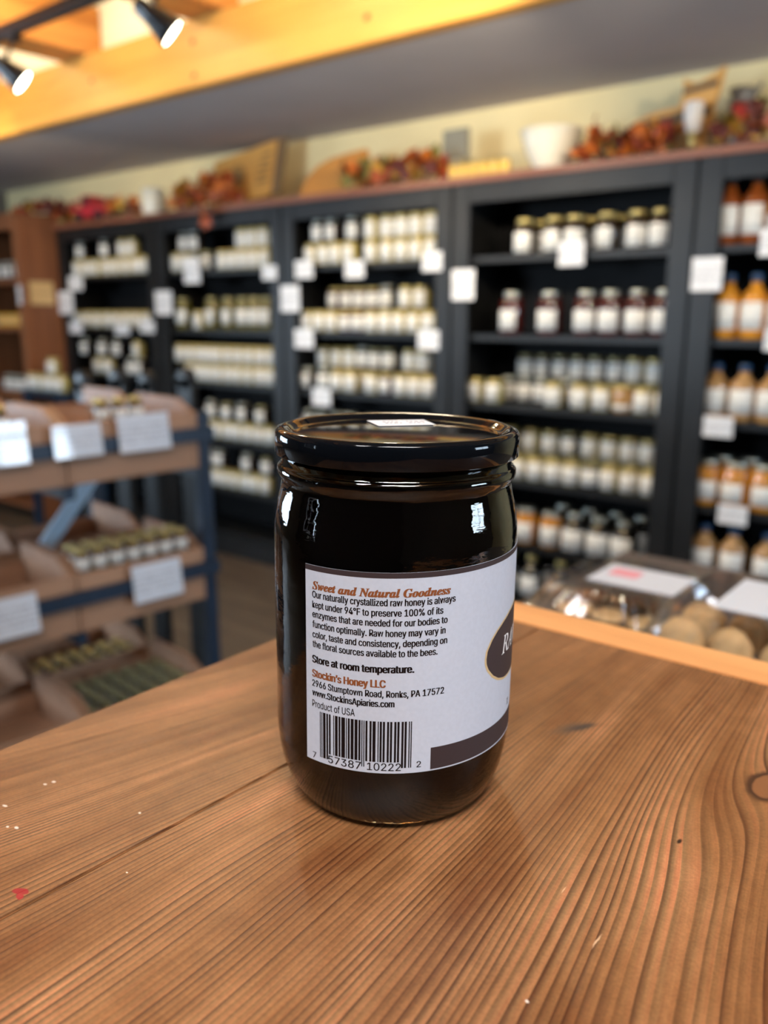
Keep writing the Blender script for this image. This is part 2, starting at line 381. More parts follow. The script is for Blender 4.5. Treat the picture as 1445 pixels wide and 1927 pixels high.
MB().lathe(outer, 96).build('glass_body', M_glass, jar)
inner = [(0, .0030), (.029, .0030), (.0345, .0040), (.0378, .0085), (.0402, .0148), (.0416, .022), (.0420, .028), (.0420, .098), (.0418, .1025), (.0411, .1068), (.0402, .1108), (.0394, .114), (.0390, .1300), (0, .1300)]
MB().lathe(inner, 72).build('honey', M_jhoney, jar)
MB().lathe([(.0398, .1262), (.0424, .1262), (.0428, .1266), (.0428, .1325), (.0426, .1338), (.0420, .1347), (.0408, .1352), (.0396, .1352), (.0384, .1347), (.0374, .1336), (.0364, .1330), (.0350, .1330), (.0300, .1333), (0, .1334)], 128).build('lid', M_jlid, jar)
RL = .04355
def onlabel(th, z, dr=0.0):
    a = PHI + math.radians(th); r = RL + dr
    return (r*math.cos(a), r*math.sin(a), z + SKEW*th)
def patch(name, m, th0, th1, zz0, zz1, dr, parent, step=2.0, thick=.00012):
    b = MB(); n = max(1, int((th1-th0)/step)); A = []; F = []; K = []
    for i in range(n+1):
        th = th0+(th1-th0)*i/n
        c4 = [onlabel(th, z_, d) for z_, d in ((zz0, dr), (zz1, dr), (zz1, dr-thick), (zz0, dr-thick))]
        A.append([b.b.verts.new(q) for q in c4]); F.append([b.b.verts.new(q) for q in c4[:2]]); K.append([b.b.verts.new(q) for q in c4[2:]])
    for i in range(n):                                # own vertices for face, back and edges keep the curved face evenly shaded
        f = b.b.faces.new((F[i][0], F[i+1][0], F[i+1][1], F[i][1])); f.smooth = True
        f = b.b.faces.new((K[i][0], K[i+1][0], K[i+1][1], K[i][1])); f.smooth = True
        b.b.faces.new((A[i][1], A[i+1][1], A[i+1][2], A[i][2])); b.b.faces.new((A[i][3], A[i+1][3], A[i+1][0], A[i][0]))
    b.b.faces.new(A[0]); b.b.faces.new(A[-1][::-1])
    me = bpy.data.meshes.new(name); b.b.to_mesh(me); b.b.free(); me.materials.append(m)
    return link(name, me, parent)
pp = NT('label_paper'); pp.p.inputs['Roughness'].default_value = .65; pp.p.inputs['Specular IOR Level'].default_value = .2
pp.l(pp.ramp(pp.noise(pp.mapping(), 700, 3), [(.35, lin(189, 195, 208)), (.65, lin(193, 199, 212))]), pp.p.inputs['Base Color'])
M_ink = mat('brown_band_ink', lin(58, 46, 47), .6, spec=.25); M_txt = mat('black_brown_ink', lin(22, 13, 13), .6, spec=.15); M_rust = mat('rust_ink', lin(136, 76, 38), .5)
M_goldp = mat('tan_outline_ink', lin(206, 180, 134), .45); M_wink = mat('white_ink', lin(240, 240, 240), .5)
TH0, TH1 = -42.3, 236.0
lab = patch('paper_label', pp.m, TH0, TH1, .0253, .0947, .00012, jar)
patch('top_band', M_ink, TH0, TH1, .0929, .0947, .00015, lab, thick=.00002)
patch('bottom_band', M_ink, 16.6, TH1, .0258, .0337, .00015, lab, thick=.00002)
try: SANS = bpy.data.fonts.load(bpy.utils.resource_path('LOCAL') + '/datafiles/fonts/Inter.woff2')
except Exception: SANS = None
def text_mesh(txt, bold=0.0, space=1.0):
    plain = all(ord(q) < 0x10000 for q in txt)      # the mathematical serif letters come from the default font's fallback
    c = bpy.data.curves.new('t', 'FONT'); c.body = txt
    if SANS and plain: c.font = SANS
    c.size = 1; c.resolution_u = 4; c.offset = bold; c.space_character = space; c.fill_mode = 'FRONT'
    o = bpy.data.objects.new('t', c); COL.objects.link(o)
    dg = bpy.context.evaluated_depsgraph_get(); dg.update()
    me = bpy.data.meshes.new_from_object(o.evaluated_get(dg), depsgraph=dg)
    COL.objects.unlink(o); bpy.data.objects.remove(o); bpy.data.curves.remove(c)
    return me
def cap_height(ch):
    me = text_mesh(ch); v = [q.co.y for q in me.vertices]; bpy.data.meshes.remove(me); return max(v)-min(v)
CAP = {}
def lettering(name, txt, m, th0, th1, z, h, bold=.0, dr=.00019, parent=None, slant=0, cap='H', dup=0.0):
    """writes txt from angle th0 to th1 with its baseline at z; h = height of a capital; dup = extra stroke width in degrees"""
    if cap not in CAP: CAP[cap] = cap_height(cap)
    me = text_mesh(txt, bold)
    xs = [v.co.x for v in me.vertices]; a, b_ = min(xs), max(xs); k = h/CAP[cap]
    bm_ = bmesh.new()
    for t_ in ((-dup, -dup/2, 0, dup/2, dup) if dup else (0,)):
        n0 = len(bm_.verts); bm_.from_mesh(me); bm_.verts.ensure_lookup_table()
        for v in bm_.verts[n0:]:
            f = (v.co.x-a)/(b_-a); v.co = onlabel(th0+(th1-th0)*f + t_ + slant*v.co.y*k, z+v.co.y*k, dr + .000004*t_/max(dup, .001))
    bm_.to_mesh(me); bm_.free()
    me.materials.clear(); me.materials.append(m); me.name = name
    return link(name, me, parent or lab)
def bolditalic(s):
    return ''.join(chr(0x1D468+ord(c)-65) if 'A' <= c <= 'Z' else chr(0x1D482+ord(c)-97) if 'a' <= c <= 'z' else c for c in s)
lettering('heading', bolditalic('Sweet and Natural Goodness'), M_rust, -38.0, 23.6, .0867, .0027, .0, cap=bolditalic('H'), dup=.20)
hb = .0023
rows = [('Our naturally crystallized raw honey is always', 26.1, .0840), ('kept under 94\u00b0F to preserve 100% of its', 20.5, .08055), ('enzymes that are needed for our bodies to', 22.6, .0772), ('function optimally. Raw honey may vary in', 21.8, .0737),
        ('color, taste and consistency, depending on', 22.7, .0702), ('the floral sources available to the bees.', 18.4, .0668)]
for tx, e, z in rows: lettering('body_text', tx, M_txt, -38.1, e, z-.0002, hb, dup=.13)
lettering('storage_text', 'Store at room temperature.', M_txt, -38.3, 8.3, .0611, .0026, dup=.26)
lettering('company_text', 'Stockin\u2019s Honey LLC', M_rust, -38.4, -3.7, .0560, .0026, dup=.26)
lettering('address_text', '2966 Stumptown Road, Ronks, PA 17572', M_txt, -38.5, 21.9, .0526, .0023, dup=.13)
lettering('web_text', 'www.StockinsApiaries.com', M_txt, -38.5, .2, .0492, .0023, dup=.17)
lettering('origin_text', 'Product of USA', M_txt, -38.6, -16.9, .0451, .0025, dup=.05)
# UPC bars 7 57387 10222 2
Lc = ['0001101', '0011001', '0010011', '0111101', '0100011', '0110001', '0101111', '0111011', '0110111', '0001011']
dg_ = '757387102222'
bits = '101' + ''.join(Lc[int(c)] for c in dg_[:6]) + '01010' + ''.join(''.join('1' if q == '0' else '0' for q in Lc[int(c)]) for c in dg_[6:]) + '101'
b = MB(); i = 0; ba, bb_ = -34.3, 8.0
while i < 95:
    if bits[i] == '1':
        j = i
        while j < 95 and bits[j] == '1': j += 1
        tall = i < 10 or 45 <= i < 50 or i >= 85
        t0, t1 = ba+(bb_-ba)*i/95, ba+(bb_-ba)*j/95
        zb = .0273 if tall else .0294
        for q0, q1 in ((t0, (t0+t1)/2), ((t0+t1)/2, t1)):
            vv = [b.b.verts.new(onlabel(*q, .00019)) for q in ((q0, zb), (q1, zb), (q1, .0440), (q0, .0440))]; b.b.faces.new(vv)
        i = j
    else: i += 1
bc = b.build('barcode', M_txt, lab); bc['kind'] = 'stuff'
for tx, a, e, z, h in (('7', -38.5, -36.6, .0262, .0022), ('57387', -29.8, -14.0, .0262, .0027), ('10222', -11.2, 3.5, .0263, .0027), ('2', 10.4, 12.3, .0272, .0022)):
    lettering('barcode_digits', tx, M_txt, a, e, z, h, dup=.06)
# front emblem, half turned away
left_pts = [(44, .0600), (44.6, .0630), (48, .0665), (52, .0688), (58, .0710), (66, .0730), (76, .0742), (88, .0746)]
low_pts = [(88, .0478), (76, .0479), (67, .0480), (61, .0484), (55, .0499), (50, .0523), (46, .0555), (44.3, .0580)]
def blob(name, m, sc, dr, parent):
    pts = left_pts + [(176-a, z) for a, z in left_pts[::-1][1:]] + [(176-a, z) for a, z in low_pts[::-1]] + low_pts[1:]
    b = MB(); cc = (88, .0612)
    pts = [(cc[0]+(a-cc[0])*sc[0], cc[1]+(z-cc[1])*sc[1]) for a, z in pts]
    # slice in columns so that it follows the curve of the jar
    top = sorted([p for p in pts if p[1] >= .0599]); bot = sorted([p for p in pts if p[1] < .0601])
    def at(L, a):
        for (a0, v0), (a1, v1) in zip(L, L[1:]):
            if a0 <= a <= a1: return v0+(v1-v0)*(a-a0)/max(1e-9, a1-a0)
        return L[0][1] if a < L[0][0] else L[-1][1]
    lo, hi = min(p[0] for p in pts), max(p[0] for p in pts); n = 60; prev = None
    for i in range(n+1):
        a = lo+(hi-lo)*(.5-.5*math.cos(PI*i/n)); cur = (b.b.verts.new(onlabel(a, at(bot, a), dr)), b.b.verts.new(onlabel(a, at(top, a), dr)))
        if prev: b.b.faces.new((prev[0], cur[0], cur[1], prev[1]))
        prev = cur
    return b.build(name, m, parent)
blob('emblem_outline', M_goldp, (1, 1), .00016, lab); blob('emblem', M_ink, (.972, .945), .00019, lab)
def italic(s): return ''.join(chr(0x1D434+ord(c)-65) for c in s)
lettering('emblem_text', italic('RAW'), M_wink, 58.2, 84, .0584, .0066, .0, dr=.00023, cap=italic('R'), dup=.12)
lettering('front_text', 'I', M_txt, 68.8, 71.2, .0362, .0022, .02)
# price sticker on the lid
st = MB(); lp = []
for px, py in ((690, 793), (797, 790), (819, 799), (713, 803)):
    d = ray(px, py); q = Vector((0, 0, EYE)) + d*((.1338-EYE)/d.z); lp.append(jar.matrix_world.inverted() @ q)
zt = .13355
A = [st.b.verts.new((p.x, p.y, zt)) for p in lp]; B = [st.b.verts.new((p.x, p.y, zt+.0001)) for p in lp]
st.b.faces.new(A[::-1]); st.b.faces.new(B)
for i in range(4): st.b.faces.new((A[i], A[(i+1) % 4], B[(i+1) % 4], B[i]))
stk = st.build('price_sticker', mat('sticker_paper', lin(226, 230, 236), .4), jar)
pm = MB()
e1 = (lp[1]-lp[0]); e2 = (lp[0]-lp[3])
for r_ in (.38, .62):
    f = .2
    while f < .85:
        wv = random.uniform(.03, .09); c0 = lp[3]+e1*f+e2*r_; c1 = lp[3]+e1*(f+wv)+e2*r_
        if abs(f-.5) > .05:
            pm.b.faces.new([pm.b.verts.new((q.x, q.y, zt+.00013)) for q in (c0, c1, c1+e2*.1, c0+e2*.1)])
        f += wv+.03
pmo = pm.build('sticker_print', mat('sticker_ink', lin(90, 96, 120), .5), stk); pmo['kind'] = 'stuff'

# ------------------------------------------------------------------ bookcases
YC, W0, CW, ZT = 2.843, -4.775, .942, .653
SH = [.375, .082, -.185, -.478, -.735]                    # shelf-front centre heights
DEP = .30
CAB = ['first', 'second', 'third', 'fourth', 'fifth']
def bookcase(k):
    x0 = W0+CW*k+.004; x1 = x0+CW-.008
    desc = ['black bookcase beside the brown wooden cabinet, end of the bookcase row', 'second black bookcase of the row, behind the crate rack, gold-lidded jars stacked', 'third black bookcase of the row, its top shelf crammed with stacked jars',
            'fourth black bookcase of the row, with red-filled jars and empty top corner', 'fifth black bookcase of the row, cut by frame edge, amber bottles inside'][k]
    o = thing('bookcase', desc, 'bookcase', ((x0+x1)/2, YC, FL), 0, 'row of black bookcases')
    w = (x1-x0)/2; H = ZT-FL
    P = lambda n, m, *q, bev=.002: MB().box(*q, bev).build(n, m, o)
    P('side_panel', M_black, -w, -w+.022, .02, DEP, 0, H-.022); P('side_panel', M_black, w-.022, w, .02, DEP, 0, H-.022)
    P('top_panel', M_black, -w, w, .02, DEP, H-.0215, H)
    P('back_panel', M_back, -w+.0225, w-.0225, DEP-.008, DEP, .06, H-.022, bev=0)
    P('stile', M_black, -w, -w+.075, 0, .0195, 0, H, bev=.003); P('stile', M_black, w-.075, w, 0, .0195, 0, H, bev=.003)
    P('top_rail', M_black, -w+.0755, w-.0755, 0, .0195, H-.07, H, bev=.003)
    P('plinth', M_black, -w+.0755, w-.0755, 0, .0195, 0, .10, bev=.003)
    for z in SH + [-.97]: P('shelf', M_black, -w+.0225, w-.0225, .021, DEP-.009, z-FL-.011, z-FL+.011)
    return o
for k in range(5): bookcase(k)
# the brown board along the tops
tag(MB().box(-4.79, .0, YC-.012, YB-.03, ZT+.0008, ZT+.026, .003).build('top_board', M_ledge), 'long reddish brown board lying across the tops of the black bookcases', 'board')
ZL = ZT+.0265

# ------------------------------------------------------------------ jars on the shelves
def jar_meshes(R, H, lidm, bodym, shoulder=.8, neck=.82, lr=.88, lh=.13, lab0=.12, lab1=.62, labm=None, arc=1.95):
    lz = H*(1-lh)
    pr = [(0, 0), (R*.86, 0), (R, H*.05), (R, H*shoulder*.92), (R*.93, H*shoulder), (R*neck, H*(shoulder+.05)), (R*neck, lz-.001), (0, lz-.001)]
    body = MB().lathe(pr, 20).mesh('jar_body', bodym)
    lid = MB().lathe([(0, lz), (R*lr, lz), (R*lr, H*.985), (R*lr*.93, H), (0, H)], 18).mesh('jar_lid', lidm)
    a = arc/2; r = R*1.012
    lb = MB().lathe([(r-.0006, H*lab0), (r, H*lab0), (r, H*lab1), (r-.0006, H*lab1), (r-.0006, H*lab0)], 12, None, True, -PI/2-a, -PI/2+a).mesh('jar_label', labm or M_lab)
    return body, lid, lb
def bottle_meshes(R, H, capm, bodym, cr=.42):
    pr = [(0, 0), (R*.9, 0), (R, H*.03), (R, H*.60), (R*.9, H*.68), (R*.55, H*.76), (R*.38, H*.82), (R*.38, H*.87), (0, H*.87)]
    body = MB().lathe(pr, 20).mesh('bottle_body', bodym)
    lid = MB().lathe([(0, H*.872), (R*cr, H*.872), (R*cr, H*.99), (R*cr*.8, H), (0, H)], 14).mesh('bottle_cap', capm)
    r = R*1.012
    lb = MB().lathe([(r-.0006, H*.14), (r, H*.14), (r, H*.56), (r-.0006, H*.56), (r-.0006, H*.14)], 12, None, True, -PI/2-1.0, -PI/2+1.0).mesh('bottle_label', M_lab)
    return body, lid, lb
KIND = {
 'gold':   (jar_meshes(.041, .130, M_gold, M_dark, .78, .78, .82, .14, .08, .62), 'gold-lidded jar', .041, .130),
 'squat':  (jar_meshes(.038, .093, M_gold, M_cream, .84, .86, .92, .15, .06, .80), 'squat gold-lidded jar', .038, .093),
 'squatd': (jar_meshes(.038, .093, M_olive, M_dark, .84, .86, .92, .15, .10, .76), 'squat dark jar', .038, .093),
 'clear':  (jar_meshes(.037, .100, M_silver, M_dark, .80, .84, .88, .15, .10, .72), 'steel-lidded jar', .037, .100),
 'redsq':  (jar_meshes(.038, .093, M_gold, M_red, .84, .86, .92, .15, .10, .72), 'squat red-filled jar', .038, .093),
 'quart':  (jar_meshes(.046, .160, M_silver, M_red, .80, .76, .72, .14, .12, .58), 'tall red-filled jar', .046, .160),
 'tall':   (jar_meshes(.043, .158, M_olive, M_oliv, .80, .80, .82, .12, .18, .62), 'tall olive-filled jar', .043, .158),
 'amber':  (jar_meshes(.047, .155, M_silver, M_honey, .80, .80, .80, .13, .14, .56), 'amber honey jar', .047, .155),
 'jug':    (jar_meshes(.050, .150, M_silver, M_black_h, .70, .60, .62, .16, .06, .60), 'black honey jar', .050, .150),
 'ambsm':  (jar_meshes(.044, .140, M_silver, M_honey, .80, .80, .82, .13, .08, .62), 'small amber honey jar', .044, .140),
 'tan':    (jar_meshes(.038, .096, M_gold, M_tan, .84, .86, .92, .15, .10, .3), 'tan-filled jar', .038, .096),
 'bear':   (bottle_meshes(.041, .205, M_ncap, M_honey), 'amber bottle with navy cap', .041, .205),
 'syrup':  (bottle_meshes(.040, .215, M_bcap, mat('copper_syrup', lin(130, 66, 26), .1, coat=.5)), 'copper syrup bottle', .040, .215),
 'butter': (bottle_meshes(.044, .185, M_ncap, M_tan), 'tan bottle with navy cap', .044, .185),
 'gcap':   (bottle_meshes(.046, .185, M_gold, M_black_h, .5), 'black bottle with gold cap', .046, .185),
}
NAMEOF = {'bear': 'bottle', 'syrup': 'bottle', 'butter': 'bottle', 'gcap': 'bottle'}
def put(kind, x, y, z, label, group, rz=0.0):
    (bm_, lm, lb), _d, R, H = KIND[kind]
    nm = NAMEOF.get(kind, 'jar')
    o = link(nm, bm_, None, (x, y, z), (0, 0, rz + random.uniform(-.25, .25)))
    tag(o, label, nm, group)
    link('cap' if nm == 'bottle' else 'lid', lm, o); link('paper_label', lb, o)
    return o
SHN = ['top', 'second', 'third', 'fourth', 'fifth', 'lowest']
def nth(i, n):
    if n == 1: return 'alone'
    if i == 0: return 'leftmost'
    if i == n-1: return 'rightmost'
    return ORD[i]+' from left'
def row(k, sh, where, y, entries, lift=0.0, turn=0.0):
    """entries: (kind, pixel x at which it stands); where: words for the row"""
    zs = (SH + [-.97])[sh] + .0118 + lift
    n = len(entries); last = None
    for i, (kd, px) in enumerate(sorted(entries, key=lambda e: e[1])):
        R = KIND[kd][2]
        yy = YC + y
        x = onY(px, 600, yy).x
        d = ray(px, 963.5 + F_PX*math.tan(.0)); 
        # column of the picture at the height of the shelf
        for _ in range(6):
            v = Vector((x, yy, zs+.05)) - Vector((0, 0, EYE)); pxx = 722.5 + F_PX*v.dot(RGT)/v.dot(FWD)
            v2 = Vector((x+.01, yy, zs+.05)) - Vector((0, 0, EYE)); px2 = 722.5 + F_PX*v2.dot(RGT)/v2.dot(FWD)
            x += .01*(px-pxx)/(px2-pxx)
        lo = W0+CW*k+.028+R+.002; hi = W0+CW*(k+1)-.028-R-.002
        x = min(max(x, lo), hi)
        if last is not None: x = max(x, last+R+.0012)
        if x > hi+.002: continue
        last = x+R
        put(kd, x, yy, zs, '%s, %s, %s, %s shelf, %s bookcase' % (KIND[kd][1], nth(i, n), where, SHN[sh], CAB[k]), 'jars on the %s bookcase' % CAB[k], turn)
def E(kd, *xs): return [(kd, x) for x in xs]
FR, MD, BK = .076, .157, .234
# fourth bookcase
row(3, 0, 'front row', FR, E('gold', 988, 1043, 1076, 1143, 1200, 1238)); row(3, 0, 'back row', MD+.02, E('gold', 1018, 1110, 1170, 1262))
row(3, 1, 'front row', FR, E('quart', 963, 1034, 1103, 1149, 1200, 1246))
row(3, 2, 'front row', FR, E('squat', 897, 931, 1043, 1093, 1135)+E('tan', 1174)+E('squat', 1210, 1240)); row(3, 2, 'middle row', MD, E('clear', 959, 985, 1014, 1071))
row(3, 2, 'back row below', BK, E('squatd', 990, 1022, 1055, 1088, 1118, 1145, 1168, 1193, 1220)); row(3, 2, 'back row on top', BK, E('squatd', 992, 1024, 1057, 1090, 1118, 1143)+E('squat', 1168, 1194, 1222), .0945)
row(3, 3, 'front row', FR, E('squat', 940, 977, 1004, 1030, 1061)+E('squatd', 1094)+E('squat', 1124, 1155, 1183, 1212)); row(3, 3, 'back row below', MD+.03, E('squatd', 960, 1000, 1040, 1080, 1120, 1155, 1185, 1218)); row(3, 3, 'back row on top', MD+.03, E('squat', 960, 1000, 1037)+E('squatd', 1075)+E('squat', 1113, 1150, 1180, 1218), .0945)
row(3, 4, 'front row', FR, E('ambsm', 950, 990, 1037)+E('jug', 1081, 1124, 1171)); row(3, 4, 'back row', MD+.03, E('jug', 1060, 1110, 1160, 1203))
row(3, 5, 'front row', FR, E('gcap', 960, 1000, 1054)); row(3, 5, 'back row', MD+.02, E('gcap', 1030, 1080))
# fifth bookcase
row(4, 0, 'front row', FR, E('syrup', 1369, 1406)+E('amber', 1447)); row(4, 1, 'front row', FR, E('bear', 1367, 1404, 1440)); row(4, 2, 'front row', FR, E('butter', 1344, 1381, 1416, 1452))
row(4, 3, 'front row', FR, E('amber', 1329, 1378, 1434)); row(4, 4, 'front row', FR, E('butter', 1322, 1376, 1440)); row(4, 3, 'back row', MD+.03, E('amber', 1355, 1405))
# third bookcase
row(2, 0, 'front row below', FR, E('squat', 588, 612, 636, 660, 702, 732, 757, 785, 812)); row(2, 0, 'front row on top', FR, E('clear', 602, 627, 667)+E('squat', 702, 732, 757, 785, 812), .0945)
row(2, 1, 'front row', FR, E('squat', 582, 603, 625)+E('redsq', 645, 667)+E('squat', 694, 722, 749, 777, 801, 821)); row(2, 1, 'back row below', MD, E('redsq', 632, 655, 677, 697)+E('clear', 720)+E('squat', 767, 795)); row(2, 1, 'back row on top', MD, E('redsq', 632, 655, 677, 697)+E('clear', 720)+E('squat', 767, 795), .1015)
row(2, 2, 'front row', FR, E('clear', 580, 612)+E('squat', 637, 662, 702)+E('redsq', 729)+E('squat', 757, 782, 806)); row(2, 2, 'back row below', MD, E('squat', 612, 637, 661, 685)+E('squatd', 708, 730)+E('squat', 774, 800)); row(2, 2, 'back row on top', MD, E('squat', 612, 637, 661)+E('clear', 685)+E('squatd', 708, 730)+E('squat', 774, 800), .1015)
row(2, 3, 'front row below', FR, E('squat', 584, 608)); row(2, 3, 'front row on top', FR, E('clear', 584, 608, 634, 660, 700, 740, 780), .0945)
# second bookcase
row(1, 0, 'front row below', FR, E('squat', 336, 352)+E('squatd', 372, 392)+E('squat', 422, 439, 456, 473, 490, 505)); row(1, 0, 'front row on top', FR, E('clear', 350, 366)+E('squat', 458, 476, 492, 507), .0945)
row(1, 1, 'front row', FR, E('tall', 347)+E('squat', 377)+E('tall', 402, 433, 460, 481, 503))
row(1, 2, 'front row below', FR, E('squat', 362, 378, 394, 410, 426, 442, 458, 474, 492, 512)); row(1, 2, 'front row on top', FR, E('squat', 342, 362, 378, 394, 410, 426, 442, 458, 474, 492), .0945)
row(1, 3, 'front row below', FR, E('squat', 396, 412, 428, 444, 460, 476, 492, 508)); row(1, 3, 'front row on top', FR, E('clear', 400)+E('squatd', 430)+E('clear', 458)+E('squatd', 494), .0945)
row(1, 4, 'front row below', FR, E('squat', 392, 410, 428, 446, 464, 482, 502)); row(1, 4, 'front row on top', FR, E('clear', 398, 412, 468)+E('squatd', 505), .0945)
# first bookcase
row(0, 0, 'front row below', FR, E('squat', 150, 168, 186, 206, 224, 242, 260, 276)); row(0, 0, 'front row on top', FR, E('clear', 155, 200)+E('squat', 234, 252), .0945)
row(0, 1, 'front row', FR, E('squat', 152, 170, 188, 207, 225, 243, 261, 279)); row(0, 2, 'front row below', FR, E('squat', 188, 206)+E('clear', 250, 266)); row(0, 2, 'front row on top', FR, E('clear', 163, 196, 223)+E('squat', 262), .1015)

# price cards on shelf edges and stiles
card_s = MB().box(-.042, .042, -.0012, 0, -.040, .040, .0004).mesh('price_card', M_card)
def card(px, py, w, h, label, group='price cards on the bookcases', Y=YC-.001):
    p = onY(px, py, Y); q = onY(px+1, py, Y); r_ = onY(px, py+1, Y)
    o = link('price_card', card_s, None, p); o.scale = (w*(q.x-p.x)/.084, 1, h*(p.z-r_.z)/.080)
    tag(o, label, 'price card', group)
for px, py, w, h, lb in ((142, 533, 26, 26, 'white card on the top shelf edge of the first bookcase, by its stile'), (124, 570, 27, 42, 'white sign on the outer stile of the first bookcase'), (143, 616, 24, 22, 'white card on second shelf of first bookcase, leftmost'),
        (230, 620, 27, 19, 'white card on second shelf of first bookcase, middle one'), (277, 615, 27, 22, 'white card on second shelf of first bookcase, rightmost'), (308, 570, 31, 44, 'white sign on stile where first and second bookcases meet'),
        (361, 510, 30, 46, 'white card on second bookcase top shelf edge, under its dark jars'), (507, 513, 27, 26, 'white card on second bookcase top shelf edge, rightmost'), (546, 562, 35, 49, 'white sign on stile where second and third bookcases meet'),
        (572, 507, 33, 33, 'white card on third bookcase top shelf edge, leftmost'), (667, 507, 36, 32, 'white card on third bookcase top shelf edge, middle'), (813, 492, 37, 36, 'white card on third bookcase top shelf edge, rightmost'),
        (572, 637, 35, 35, 'white card on third bookcase second shelf edge, leftmost'), (806, 640, 40, 36, 'white card on third bookcase second shelf edge, rightmost'), (605, 747, 34, 32, 'white card on third bookcase third shelf edge'),
        (871, 536, 42, 57, 'white sign on stile where third and fourth bookcases meet'), (1075, 477, 48, 46, 'white card on fourth bookcase top shelf edge, below gold-lidded jars'), (1330, 516, 58, 63, 'white sign on stile where fourth and fifth bookcases meet'),
        (1443, 456, 26, 52, 'white card on fifth bookcase top shelf edge'), (1449, 640, 22, 40, 'white card on fifth bookcase second shelf edge'), (1351, 803, 56, 38, 'wide white card on fifth bookcase third shelf edge'), (1378, 969, 56, 36, 'wide white card on fifth bookcase fourth shelf edge')):
    card(px, py, w, h, lb)

# ------------------------------------------------------------------ brown cabinet at the end of the row
c = thing('wooden_cabinet', 'brown wooden cabinet with open shelves, beside the first black bookcase', 'cabinet', (-5.25, 2.62, FL))
P = lambda n, m, *q, bev=.004: MB().box(*q, bev).build(n, m, c)
H = .736-FL
P('side_panel', M_cab, .43, .455, .02, .5, 0, H-.03); P('side_panel', M_cab, -.455, -.43, .02, .5, 0, H-.03); P('top_panel', M_cab, -.47, .455, -.01, .5, H-.0295, H)
P('stile', M_cab, .385, .455, 0, .0195, 0, H-.03); P('stile', M_cab, -.455, -.385, 0, .0195, 0, H-.03); P('back_panel', M_back, -.4295, .4295, .49, .5, .05, H-.03, bev=0); P('top_rail', M_cab, -.3845, .3845, 0, .0195, H-.09, H-.03)
for z in (.375, .10, -.30, -.65, -1.0): P('shelf', M_cab, -.4295, .4295, .021, .489, z-FL-.03, z-FL)
for z, kd, lb in ((.375, 'clear', 'top'), (-.30, 'clear', 'third')):
    for i, x in enumerate((-5.205, -5.12, -5.035, -4.95, -4.865)):
        put(kd, x, 2.70, z+.001, 'steel-lidded jar, %s along the %s shelf of the brown cabinet' % (nth(i, 5), lb), 'jars in the brown cabinet')
for i, x in enumerate((-5.16, -5.04, -4.92)):
    o = thing('carton', 'yellow carton, %s on second shelf of the brown cabinet' % nth(i, 3), 'carton', (x, 2.66, .101), 0, 'yellow cartons in the cabinet')
    MB().box(-.055, .055, 0, .12, 0, .07, .002).build('box', mat('yellow_card', lin(226, 166, 40), .5) if i == 0 else bpy.data.materials['yellow_card'], o)
    MB().box(-.045, .045, -.0006, 0, .012, .056).build('paper_label', M_tancard, o)
tag(MB().box(-.001, .0015, -.075, .075, -.065, .065, .0004).build('notice', M_tancard), 'square tan notice on the side of the brown cabinet', 'notice').location = (-4.7935, 2.735, .29)
tag(MB().box(-.02, .02, -.003, 0, -.055, .055, .0004).build('shelf_tag', M_card), 'small pale tag at front edge of the brown cabinet', 'tag').location = (-4.83, 2.618, .28)
lg = thing('low_stand', 'low navy stand of jars between brown cabinet and first bookcase', 'stand', (-4.55, 2.66, FL))
MB().box(-.23, .23, -.12, .12, .79, .82, .003).build('stand_top', M_navy, lg)
for sx in (-1, 1):
    for sy in (-1, 1): MB().box(sx*.2-.02, sx*.2+.02, sy*.095-.02, sy*.095+.02, 0, .7895, .002).build('leg', M_navy, lg)
for i, x in enumerate((-4.735, -4.655, -4.575, -4.495, -4.415)): put('squat', x, 2.60, -.2590, 'squat gold-lidded jar, %s on the low navy stand' % nth(i, 5), 'jars on the low navy stand')
put('squat', -4.50, 2.60, -.1650, 'lone squat jar standing on the jar row of the low navy stand', 'jars on the low navy stand')

# ------------------------------------------------------------------ crate rack
PF = Vector((-1.64, 1.31)); U2 = Vector((.1045, .9945)); N2 = Vector((-.9945, .1045))
RM = Matrix(((N2.x, -U2.x, 0, PF.x), (N2.y, -U2.y, 0, PF.y), (0, 0, 1, 0), (0, 0, 0, 1)))   # local x = into the rack (k), y = towards the viewer (s)
rk = thing('crate_rack', 'navy framed three-tier rack holding wooden crates, seen over the counter edge', 'rack', (PF.x, PF.y, FL))
def RP(name, m, *q, bev=.002):
    o = MB().box(*q, bev, RM @ T(0, 0, 0)).build(name, m, rk); o.location = (-PF.x, -PF.y, -FL); return o
TR = [-.112, -.452, -.80]
LEN = 1.02
for k0 in (-.002, .585):
    for s in (-.036, LEN): RP('leg', M_navy, k0, k0+.03, s, s+.035, FL, -.06)
for z in TR:
    RP('rail', M_navy, -.021, -.0025, -.036, LEN+.03, z-.016, z+.016); RP('rail', M_navy, .6155, .634, -.036, LEN+.03, z-.016, z+.016)
    RP('crossbar', M_navy, .0285, .5845, -.034, -.010, z-.115, z-.085); RP('crossbar', M_navy, .0285, .5845, LEN+.004, LEN+.03, z-.115, z-.085)
    RP('crossbar', M_navy, -.001, .584, .32, .345, z-.115, z-.088)
# flat navy brace in the gap between crate rows, window reflection painted pale
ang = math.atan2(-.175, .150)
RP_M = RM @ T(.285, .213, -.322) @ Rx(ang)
o = MB().box(-.004, .004, -.118, .118, -.020, .020, .001, RP_M).build('brace', mat('navy_bar_window_sheen', lin(186, 212, 236), .3), rk); o.location = (-PF.x, -PF.y, -FL)
